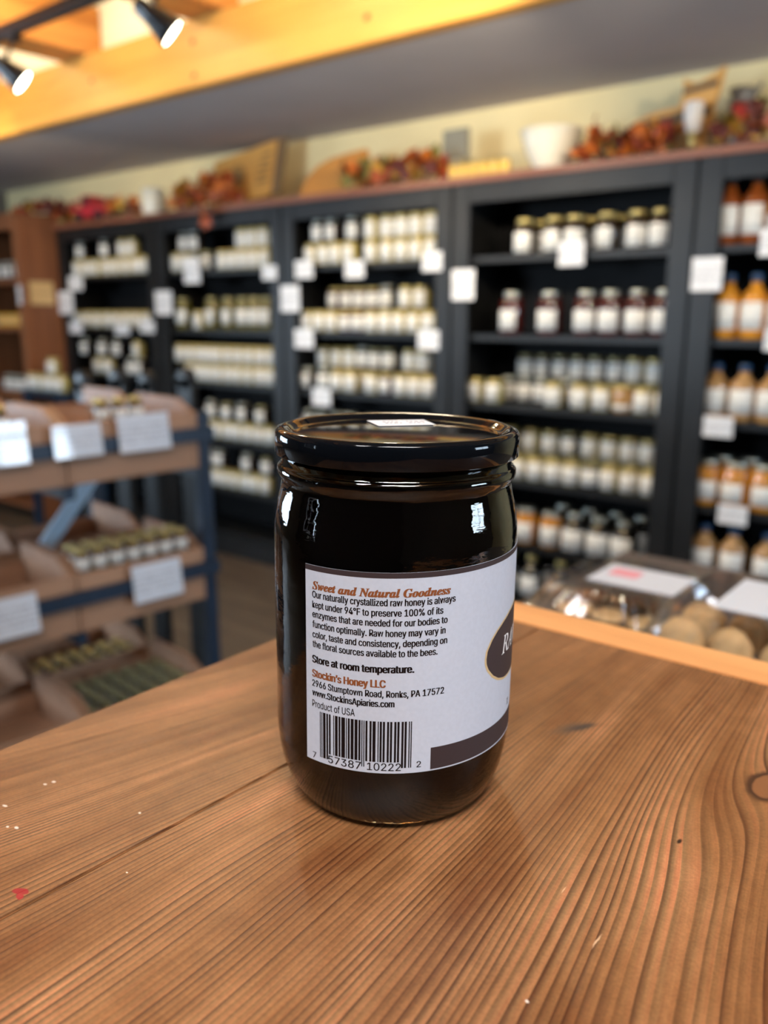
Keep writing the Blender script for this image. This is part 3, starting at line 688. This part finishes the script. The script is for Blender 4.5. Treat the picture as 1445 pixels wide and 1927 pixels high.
# dark stand with four round-topped uprights beyond the rack
sp = []
for px, py in ((158, 700), (222, 694), (277, 700), (350, 694)):
    d = ray(px, py); h = math.hypot(d.x, d.y); sp.append(Vector((0, 0, EYE)) + d*(2.75/h))
sd = thing('slatted_stand', 'dark stand with four round-topped uprights behind the crate rack', 'stand', (sp[1].x, sp[1].y, FL))
for p in sp:
    o = MB().box(p.x-.034, p.x+.034, p.y-.012, p.y+.012, FL, p.z-.03).lathe([(0, -.012), (.034, -.012), (.034, .012), (0, .012)], 20, T(p.x, p.y, p.z-.03) @ Rx(PI/2)).build('upright', M_black, sd); o.location = (-sp[1].x, -sp[1].y, -FL)
for z in (-.3, -.75):
    o = MB().tube((sp[0].x, sp[0].y, z), (sp[3].x, sp[3].y, z), .011, 8).build('crossbar', M_black, sd); o.location = (-sp[1].x, -sp[1].y, -FL)
TIER = ['top', 'middle', 'lowest']
def tray_meshes(L, Dp, lo):
    t_ = .011
    side = [(0, 0), (Dp, 0), (Dp, .165+lo), (.075, .165+lo), (.012, .135+lo), (0, .135+lo)]
    return (MB().box(0, t_, t_+.0004, L-t_-.0004, 0, .135+lo, .0015).mesh('front_board', M_tray), MB().box(Dp-t_, Dp, t_+.0004, L-t_-.0004, 0, .12+lo, .0015).mesh('back_board', M_tray),
            MB().prism(side, t_).mesh('side_board', M_tray), MB().box(t_+.0004, Dp-t_-.0004, t_+.0004, L-t_-.0004, .053, .063).mesh('bottom_board', M_tray))
TM = tray_meshes(.332, .27, 0)
def tray(tier, col, bk, label):
    z = TR[tier] - .083; s0 = .337*col
    o = thing('crate', label, 'crate', group='crates on the rack')
    o.matrix_world = RM @ T(0+.3*bk, s0, z)
    fl = 1
    link('front_board', TM[0], o); link('back_board', TM[1], o); link('side_board', TM[2], o); link('side_board', TM[2], o, (0, .332-.011, 0)); link('bottom_board', TM[3], o)
    return o
for tier in range(3):
    for col in range(3):
        for bk in (0, 1):
            cn = ['far end', 'middle', 'near end'][col]
            tray(tier, col, bk, 'wooden crate on the %s tier of rack, %s, %s side' % (TIER[tier], cn, ['counter', 'bookcase'][bk]))
MINI = {'mini': (jar_meshes(.0185, .058, M_gold, mat('mini_honey', lin(96, 62, 34), .1, coat=.5), .74, .78, .85, .2, .1, .6, arc=2.8), 'mini'),
        'minid': (jar_meshes(.020, .060, M_olive, M_dark, .74, .80, .88, .2, .1, .6, printed('blue_grey_label', lin(150, 160, 196), lin(90, 96, 120), .4), arc=2.8), 'mini')}
def mini(kind, tier, s, k, zz, label, group):
    bm_, lm, lb = MINI[kind][0]
    p = RM @ Vector((k, s, TR[tier]-.083+.0635+zz))
    o = link('jar', bm_, None, p, (0, 0, PI/2-.1)); tag(o, label, 'jar', group); link('lid', lm, o); link('paper_label', lb, o)
for r_ in range(2):
    for i in range(7): mini('mini', 1, .032+i*.044, .055+.044*r_, .0585, 'tiny gold-lidded honey jar, %s, %s row, far crate, middle tier' % (nth(i, 7), ['front', 'back'][r_]), 'tiny jars in the middle tier crate')
for r_ in range(2):
    for i in range(7): mini('mini', 1, .032+i*.044, .055+.044*r_, 0, 'tiny gold-lidded honey jar, %s, %s row underneath, far crate, middle tier' % (nth(i, 7), ['front', 'back'][r_]), 'tiny jars in the middle tier crate')
for r_ in range(5):
    for i in range(7): mini('minid', 2, .032+i*.044, .034+.046*r_, 0, 'tiny brass-lidded jar, %s, row %s from front, far crate, lowest tier' % (nth(i, 7), ['one', 'two', 'three', 'four', 'five'][r_]), 'tiny jars in the lowest tier crate')
for r_ in range(3):
    for i in range(7): mini('mini', 2, .032+i*.044, .345+.046*r_, 0, 'tiny gold-lidded jar, %s, row %s, bookcase-side far crate, lowest tier' % (nth(i, 7), ['one', 'two', 'three'][r_]), 'tiny jars in the lowest back crate')
for q, nm in ((0, 'lower'), (.0585, 'upper')):
    for i, (s_, k_) in enumerate(((.14, .04), (.182, .04), (.224, .045))): mini('mini', 0, s_, k_, q, 'tiny gold-lidded jar, %s of the three %s ones, top tier far crate' % (nth(i, 3), nm), 'tiny jars in the top tier crate')
    for i, (s_, k_) in enumerate(((.455, .04), (.497, .045))): mini('mini', 0, s_, k_, q, 'tiny gold-lidded jar, %s of the two %s ones, top tier middle crate' % (nth(i, 2), nm), 'tiny jars in the top tier middle crate')
# cards clipped on the rails
def rcard(s0, s1, za, zb, label, tiltv=.12):
    b = MB().box(-.0008, .0008, 0, s1-s0, 0, zb-za, .0003)
    o = b.build('price_card', M_card_g); o.matrix_world = RM @ T(-.0315, s0, za) @ Ry(tiltv)
    tag(o, label, 'price card', 'price cards on the crate rack')
rcard(.262, .372, -.128, -.058, 'white price card on the top rail of the rack, the middle one'); rcard(.092, .222, -.132, -.048, 'large white price card on the top rail, nearest the far end'); rcard(.425, .53, -.128, -.040, 'shiny white price card on the top rail, cut by the frame edge')
rcard(.082, .212, -.492, -.403, 'white price card on the middle rail, nearest the far end'); rcard(.437, .56, -.495, -.408, 'shiny white price card on middle rail, cut by the frame edge')

# ------------------------------------------------------------------ track light
YT, ZTK = 1.6, 1.072
tag(MB().box(-4.6, .6, YT-.018, YT+.018, ZTK-.014, ZTK+.020, .003).build('track_rail', M_bcap), 'black lighting track hung under the pine rafters', 'light track')
M_lens = NT('lamp_lens'); em = M_lens.n('ShaderNodeEmission'); em.inputs[0].default_value = (1, .93, .74, 1); em.inputs[1].default_value = 14; M_lens.l(em.outputs[0], M_lens.out.inputs[0])
for x in (-3.6, -2.2, -.8):
    MB().tube((x, YT, ZTK+.02), (x, YT, ZC-.001), .006).build('hanger_rod', M_bcap, bpy.data.objects['track_rail'])
def head(px, py, label, aim):
    p = onY(px, py, YT)
    o = thing('spotlight', label, 'spotlight', p, 0, 'spotlights on the track')
    q = Vector(aim).normalized().to_track_quat('Z', 'Y').to_matrix().to_4x4()
    MB().lathe([(0, -.115), (.018, -.115), (.026, -.105), (.030, -.06), (.040, -.02), (.042, 0), (.038, 0), (.036, -.012), (0, -.012)], 28, q).build('lamp_body', M_bcap, o)
    MB().lathe([(0, -.0045), (.0365, -.0045), (.0365, -.002), (0, -.002)], 24, q).build('lens', M_lens.m, o)
    top = Vector((p.x-.03, YT, ZTK-.0145)) - Vector(p); back = -Vector(aim).normalized()*.07
    MB().tube(top, back, .006, 8).build('arm', M_bcap, o)
    MB().box(top.x-.025, top.x+.025, top.y-.016, top.y+.016, top.z-.022, top.z-.0005, .003).build('adapter', M_bcap, o)
    return p
AIM = (.45, .62, -.62)
pts = [head(325, 64, 'black track spotlight lit, beside the bright ceiling panel', AIM), head(44, 156, 'black track spotlight lit, at the far corner of the frame', AIM)]
AL = [Vector(AIM), Vector(AIM)]
AIMS = {-4.0: Vector((-4.4, 3.1, .80)), -1.1: Vector((-2.4, 3.1, .80)), -.2: Vector((-3.5, 3.1, .80)), .4: Vector((-1.1, 3.1, .78))}  # extra heads added out of view to brighten the back wall
for x in AIMS:
    v = Vector((x, YT, .87)) - Vector((0, 0, EYE))
    aim_ = AIMS[x]-Vector((x, YT, .87)); AL.append(aim_)
    pts.append(head(722.5+F_PX*v.dot(RGT)/v.dot(FWD), 963.5-F_PX*v.dot(UPV)/v.dot(FWD), 'added black track spotlight outside the frame, %s' % {-4.0: 'beyond the far corner', -1.1: 'over the counter end', -.2: 'above the counter', .4: 'past the counter'}[x], aim_))
for p, am in zip(pts, AL):
    a = Vector(p)+am.normalized()*.012
    light('spot_beam', 'SPOT', a, 22 if am == Vector(AIM) else 16 if a.x < -3.9 else 36, BULB, target=a+am, size=.03, spot=math.radians(80 if am == Vector(AIM) else 64), blend=.8)

# ------------------------------------------------------------------ things on top of the bookcases
def leafmesh(m, r):
    pts = []
    for i in range(10):
        a = 2*PI*i/10; q = 1.2*r*(1.0 if i % 2 == 0 else .68); pts.append((q*math.cos(a), q*math.sin(a), .18*r*math.sin(3*a)))
    b = MB(); c0 = b.b.verts.new((0, 0, .12*r)); vs_ = [b.b.verts.new(p) for p in pts]
    for i in range(10): b.b.faces.new((c0, vs_[i], vs_[(i+1) % 10]))
    return b.mesh('leaf', m)
LC = [leafmesh(mat('leaf_%s' % n_, c_, .5), r) for n_, c_, r in (('orange', lin(206, 112, 36), .03), ('rust', lin(158, 72, 34), .032), ('red', lin(164, 50, 38), .03), ('yellow', lin(202, 150, 48), .028), ('wine', lin(100, 44, 34), .032), ('green', lin(120, 110, 46), .028))]
M_vine = mat('vine', lin(92, 58, 34), .7)
def garland(x0, x1, n, label, wts, zh=.05, extra=(), zb_=ZL):
    o = thing('leaf_garland', label, 'garland', ((x0+x1)/2, 2.90, zb_), 0, 'autumn leaf garlands on the bookcases')
    v = MB(); m = 8; pr = None
    for i in range(m+1):
        p = Vector((x0+(x1-x0)*i/m-(x0+x1)/2, .01*math.sin(i*1.7), .012+.006*math.sin(i*2.3)))
        if pr is not None: v.tube(pr, p, .004, 6)
        pr = p
    v.build('vine', M_vine, o)
    for i in range(n):
        me = random.choices(LC, wts)[0]
        x = random.uniform(x0, x1)-(x0+x1)/2
        link('leaf', me, o, (x, random.uniform(-.05, .04), .040+random.random()**1.5*zh), (random.uniform(.5, 1.7), random.uniform(-.7, .7), random.uniform(0, 6)))
    for x, y, z in extra: link('leaf', random.choice(LC[:2]), o, (x-(x0+x1)/2, y-2.90, z-zb_), (1.5, random.uniform(-.3, .3), random.uniform(0, 6)))
    return o
garland(-4.765, -4.69, 14, 'wine red autumn leaf garland on the board end, beside the red toy truck', (1, 2, 2, 1, 5, 1), .10)
garland(-5.30, -4.84, 30, 'wine red leaf garland on top of the brown wooden cabinet', (2, 2, 2, 2, 5, 1), .05, (), .7365)
garland(-4.25, -4.03, 16, 'small rust leaf garland between the red toy truck and the cream mug', (3, 4, 1, 2, 1, 1), .06)
garland(-3.70, -3.25, 70, 'orange leaf garland in front of the bee board, one leaf hanging down', (5, 5, 1, 3, 1, 0), .11, [(-3.36, YC-.05, ZL-.005), (-3.37, YC-.052, ZL-.04), (-3.35, YC-.052, ZL-.075)])
garland(-2.52, -2.04, 70, 'mixed leaf garland between the arched board and the row of yellow jars', (3, 3, 3, 4, 3, 3), .07, [(-2.47, 2.86, ZL+.09), (-2.46, 2.86, ZL+.06)])
garland(-1.45, -1.12, 70, 'bright red and orange leaf garland below the wooden animal', (4, 5, 4, 2, 2, 1), .05, [(-1.40, 2.9, ZL+.1), (-1.40, 2.9, ZL+.13)])
garland(-.97, -.70, 34, 'orange and wine leaf garland beside the grey jug-shaped shadow, at the frame edge', (4, 3, 2, 4, 3, 2), .08)
# red toy truck
tk = thing('toy_truck', 'red toy pickup truck on the bookcase board, among wine leaves', 'toy truck', (-4.47, 2.93, ZL), .05)
M_tr = mat('truck_red', lin(190, 46, 56), .35, coat=.3)
MB().prism([(-.15, .03), (.15, .03), (.15, .075), (.03, .085), (.015, .145), (-.065, .145), (-.07, .085), (-.15, .085)], .10, T(0, -.05, 0)).build('truck_body', M_tr, tk)
MB().box(-.058, .008, -.052, -.0505, .095, .135).build('side_window', M_bcap, tk); MB().box(.155, .175, -.05, .05, .03, .045, .002).build('bumper', M_chrome, tk)
for x in (-.095, .095):
    for y_ in (-.058, .058): MB().lathe([(0, -.011), (.026, -.011), (.030, -.006), (.030, .006), (.026, .011), (0, .011)], 18, T(x, y_, .030) @ Rx(PI/2)).build('wheel', M_bcap, tk)
MB().tube((-.14, -.045, .085), (-.14, .045, .085), .006).tube((-.14, -.045, .12), (-.075, -.045, .12), .005).tube((-.14, .045, .12), (-.075, .045, .12), .005).tube((-.14, -.045, .085), (-.14, -.045, .12), .005).tube((-.14, .045, .085), (-.14, .045, .12), .005).build('bed_rack', M_tr, tk)
# cream mug
mg = thing('mug', 'cream white mug on the bookcase board, beside the orange leaves', 'mug', (-3.93, 2.93, ZL))
M_cer = mat('cream_ceramic', lin(232, 226, 208), .15, coat=.4)
MB().lathe([(0, 0), (.055, 0), (.062, .01), (.062, .135), (.058, .138), (.055, .132), (.055, .012), (0, .012)], 28).build('mug_body', M_cer, mg)
h_ = MB()
for i in range(8):
    a, b_ = -PI/2+PI*i/8, -PI/2+PI*(i+1)/8
    h_.tube((-.06-.032*math.cos(a), 0, .07+.042*math.sin(a)), (-.06-.032*math.cos(b_), 0, .07+.042*math.sin(b_)), .008, 8)
h_.build('handle', M_cer, mg)
# leaning board with printed bee
M_ply = wood('ply', lin(216, 160, 84), lin(192, 132, 62), 0, 24, .5, along=2); M_inkd = mat('faded_ink', lin(120, 96, 60), .6); M_shadeb = wood('board_side_shade', lin(140, 112, 78), lin(104, 82, 56), 2, 30, .6)
bd = thing('printed_board', 'large pale wooden board with bee print, leaning behind orange leaves', 'board', (-3.30, 2.98, ZL+.028))
Mb = Rx(-.16) @ Ry(-.10)
MB().prism([(-.26, 0), (.20, 0), (.245, .25), (-.20, .235)], .022, Mb).build('panel', M_ply, bd)
MB().prism([(.203, 0), (.25, 0), (.295, .25), (.248, .25)], .020, T(0, .004, 0) @ Mb).build('side_panel', M_shadeb, bd)  # side strip in a darker board tone, its shade painted in
em_ = MB()
for i in range(16):
    a = 2*PI*i/16; em_.tube((-.03+.035*math.cos(a), -.001, .13+.035*math.sin(a)), (-.03+.055*math.cos(a), -.001, .13+.055*math.sin(a)), .004, 6)
em_.ball((-.03, -.0005, .13), .03, .002, .03, 12)
o = em_.build('bee_print', M_inkd, bd); o.matrix_local = Mb
ln = MB()
for i in range(5): ln.box(.10+.012*i, .185+.006*i-(i % 2)*.02, -.0015, 0, .07+.03*i, .08+.03*i)
o = ln.build('lettering', M_inkd, bd); o.matrix_local = Mb; o['kind'] = 'stuff'
# arched board
ar = thing('arched_board', 'golden wooden board with arched top on the third bookcase', 'board', (-2.70, 2.96, ZL))
pts_ = [(-.19, 0), (.20, 0), (.20, .185), (.10, .178), (.0, .165), (-.08, .140), (-.14, .10), (-.175, .05)]
M_arch = wood('arch_wood', lin(218, 150, 70), lin(192, 120, 48), 0, 26, .45, along=2)
MB().prism(pts_, .03, Rx(-.08)).build('panel', M_arch, ar); MB().box(-.14, .18, .03, .06, 0, .02, .002).build('foot', M_arch, ar)
# small grey plaque on a clear stand
pq = thing('plaque', 'small grey plaque on a pale stand, above the mixed leaf garland', 'plaque', (-2.03, 2.98, ZL))
MB().box(-.06, .06, -.008, .008, .095, .205, .002).build('panel', mat('grey_slate', lin(136, 130, 112), .6, vary=.1), pq)
MB().lathe([(0, 0), (.035, 0), (.035, .006), (.007, .012), (.006, .094), (0, .094)], 16).build('stand', M_white, pq)
# row of mini yellow jars
MINIY = jar_meshes(.038, .093, M_gold, mat('yellow_honey', lin(232, 190, 84), .15, coat=.4), .84, .86, .92, .15)[0]
for i in range(6):
    x = -1.985+i*.046
    o = link('jar', MINIY, None, (x, 2.90, ZL)); o.scale = (.55, .55, .62); tag(o, 'tiny yellow honey jar, %s of the six beside the white bowl' % nth(i, 6), 'jar', 'tiny yellow jars on the bookcase board')
    l1 = link('lid', KIND['gold'][0][1], o, (0, 0, -.037))
# white bowl
bw = thing('bowl', 'large white ceramic bowl on the fourth bookcase', 'bowl', (-1.585, 2.94, ZL))
MB().lathe([(0, 0), (.055, 0), (.06, .006), (.085, .05), (.104, .10), (.110, .128), (.116, .133), (.114, .137), (.104, .132), (.098, .10), (.078, .05), (.05, .014), (0, .012)], 40).build('bowl_body', M_cer, bw)
# wooden animal
an = thing('wooden_animal', 'wooden animal cutout with long banded body and pricked ears, over red leaves', 'decoration', (-1.13, 2.985, ZL))
M_an = wood('animal_wood', lin(226, 168, 88), lin(196, 134, 62), 0, 22, .5, along=2); M_band = mat('dark_band', lin(78, 66, 48), .6)
MB().prism([(-.225, .085), (.10, .085), (.10, .172), (-.02, .165), (-.10, .158), (-.165, .135), (-.205, .105)], .03).box(-.17, -.13, .003, .027, 0, .0855).box(.04, .08, .003, .027, 0, .0855).build('body', M_an, an)
MB().prism([(-.185, .112), (.10, .126), (.10, .150), (-.150, .132)], .004, T(0, -.0045, 0)).build('dark_band', M_band, an)
hd = MB().prism([(.0, .145), (.115, .155), (.128, .205), (.138, .262), (.118, .246), (.062, .222), (.038, .226), (.010, .244), (.012, .20)], .028, T(0, -.03, 0)).build('head', M_an, an)
MB().prism([(.014, .192), (.122, .205), (.124, .222), (.012, .207)], .004, T(0, -.0345, 0)).build('eye_band', M_band, an)
# small white bottle with brass foot in front of it
cb = thing('candlestick', 'white candle in a brass foot in front of the wooden animal', 'candlestick', (-1.058, 2.90, ZL))
MB().lathe([(0, 0), (.028, 0), (.028, .008), (.010, .016), (.012, .045), (.022, .052), (.022, .060), (0, .060)], 18).build('foot', M_gold, cb)
MB().lathe([(0, .0605), (.022, .0605), (.030, .10), (.030, .150), (.027, .152), (0, .152)], 20).build('candle', mat('white_wax', lin(238, 230, 222), .3), cb)
# jug shape standing in for a grey shadow on the wall
jg = thing('jug', 'jug-shaped stand-in for the wall shadow behind the wooden animal, beside the last garland', 'jug', (-.975, 3.095, ZL))  # jug modelled in place of a wall shadow
M_wall_shadow = mat('wall_shadow_grey', lin(116, 108, 98), .35, coat=.2)
MB().lathe([(0, 0), (.035, 0), (.055, .03), (.060, .07), (.048, .12), (.032, .16), (.030, .19), (.042, .215), (.038, .214), (.026, .19), (0, .17)], 26).build('shadow_body', M_wall_shadow, jg)
MB().prism([(.025, .19), (.065, .225), (.055, .20), (.03, .17)], .02, T(0, -.01, 0)).build('shadow_spout', M_wall_shadow, jg)

# ------------------------------------------------------------------ display counter with clamshells behind the pine counter
ZD = -.15
dc = thing('display_counter', 'grey display counter with bakery boxes just past the pine counter end', 'counter', (0, .80, FL))
MB().box(-.45, .62, -.345, .30, ZD-FL-.03, ZD-FL, .003).build('counter_top', mat('grey_laminate', lin(96, 86, 80), .35, vary=.15, vscale=14), dc)
MB().box(-.43, .60, -.33, .28, 0, ZD-FL-.0305, .003).build('cabinet_body', M_black, dc)
ps = NT('clear_plastic'); tr = ps.n('ShaderNodeBsdfTransparent'); gl_ = ps.n('ShaderNodeBsdfGlossy'); gl_.inputs['Roughness'].default_value = .08; tr.inputs[0].default_value = (.92, .93, .95, 1)
lw = ps.n('ShaderNodeLayerWeight'); lw.inputs[0].default_value = .35; mx = ps.n('ShaderNodeMixShader'); ps.l(ps.math('ADD', ps.math('MULTIPLY', lw.outputs['Facing'], .5), .10), mx.inputs[0]); ps.l(tr.outputs[0], mx.inputs[1]); ps.l(gl_.outputs[0], mx.inputs[2]); ps.l(mx.outputs[0], ps.out.inputs[0])
M_plastic = ps.m
def ribbed(w, d, z, n_rib, amp, inset=0):
    pts = []
    for (ax, ay), (bx, by) in (((-w, -d), (w, -d)), ((w, -d), (w, d)), ((w, d), (-w, d)), ((-w, d), (-w, -d))):
        n = n_rib*4
        for i in range(n):
            f = i/n; x = ax+(bx-ax)*f; y = ay+(by-ay)*f
            nx, ny = (by-ay), -(bx-ax); L = math.hypot(nx, ny)
            a = amp*(.5+.5*math.cos(2*PI*i/4)) * (0 if f < .06 or f > .94 else 1) - inset
            pts.append((x+nx/L*a, y+ny/L*a, z))
    return pts
def clam(label, loc, rz, w, d, h, food, fdesc):
    o = thing('clamshell_box', label, 'food box', loc, rz, 'bakery boxes on the display counter')
    for nm, lev in (('box_base', [(.002, .75), (.004, .82), (h*.45, .98), (h*.47, 1.06), (h*.48, 1.06)]), ('box_lid', [(h*.485, 1.06), (h*.50, 1.06), (h*.52, .98), (h*.93, .80), (h, .74)])):
        b = MB(); rings = []
        for z, s in lev: rings.append([b.b.verts.new(p) for p in ribbed(w*s, d*s, z, 11, .004 if s < 1 else .0)])
        n = len(rings[0])
        for A, B in zip(rings, rings[1:]):
            for i in range(n): b.b.faces.new((A[i], A[(i+1) % n], B[(i+1) % n], B[i]))
        b.b.faces.new(rings[0][::-1] if nm == 'box_base' else rings[-1])
        b.build(nm, M_plastic, o)
    return o
M_cook = mat('cookie', lin(222, 178, 122), .7, vary=.25, vscale=60); M_choc = mat('brown_bake', lin(124, 84, 56), .6, vary=.25, vscale=50)
M_lbl = printed('bakery_label', lin(216, 222, 232), lin(150, 160, 180), .35); M_pink = mat('pink_print', lin(240, 160, 172), .5)
b1 = clam('clear plastic clamshell of brown baked goods, white label with pink mark', (-.350, .845, ZD+.0005), .0, .072, .085, .044, 0, 0)
tag(MB().box(-.045, .050, -.035, .035, 0, .0006).build('paper_label', M_lbl, b1)).location = (.020, .005, .0444)
MB().box(-.016, .016, -.013, .013, 0, .0003).build('pink_mark', M_pink, b1).location = (.002, .012, .0452)
b2 = clam('clear plastic clamshell of tan cookies, large white label, nearest the frame edge', (-.186, .790, ZD+.0005), .0, .088, .085, .068, 0, 0)
MB().box(-.055, .055, -.050, .050, 0, .0006).build('paper_label', M_lbl, b2).location = (.022, .0, .0684)
em2 = MB()
for i in range(20):
    a, b_ = 2*PI*i/20, 2*PI*(i+1)/20; em2.tube((.022*math.cos(a), .022*math.sin(a), 0), (.022*math.cos(b_), .022*math.sin(b_), 0), .0006, 4)
for i in range(3): em2.box(-.014, .012-.004*i, -.006+.006*i, -.004+.006*i, -.0003, .0003)
o = em2.build('label_print', mat('blue_grey_ink', lin(150, 166, 190), .5), b2); o.location = (.032, .008, .0693); o['kind'] = 'stuff'
def cookie(x, y, z, r, label, group, m, rx, rz):
    b = MB(); pr = [(0, 0), (r*.9, 0), (r, r*.14), (r*.93, r*.28), (r*.6, r*.40), (0, r*.44)]
    b.lathe(pr, 16)
    for v in b.b.verts: v.co *= 1+random.uniform(-.06, .06)
    o = b.build('cookie', m); o.location = (x, y, z); o.rotation_euler = (rx, 0, rz); tag(o, label, 'cookie', group)
for r_ in range(2):
    for i in range(4):
        cookie(-.246+.045*i, .752+.055*r_, ZD+.027, .0215, 'tan cookie on edge, %s, %s row of the nearer clamshell' % (nth(i, 4), ['front', 'back'][r_]), 'cookies in the nearer clamshell', M_cook, 1.4, random.uniform(-.3, .3))
for i in range(3):
    for r_ in range(2):
        cookie(-.388+.04*i, .820+.05*r_, ZD+.004, .0195, 'brown baked bar, %s, %s row of the farther clamshell' % (nth(i, 3), ['front', 'back'][r_]), 'baked goods in the farther clamshell', M_choc if r_ else M_cook, 0, 0)
tag(MB().box(-.05, .05, -.02, .02, 0, .0008).build('paper_slip', M_white), 'white paper slip lying flat on the grey counter, beside the farther clamshell', 'paper').location = (-.405, .765, ZD+.0005)
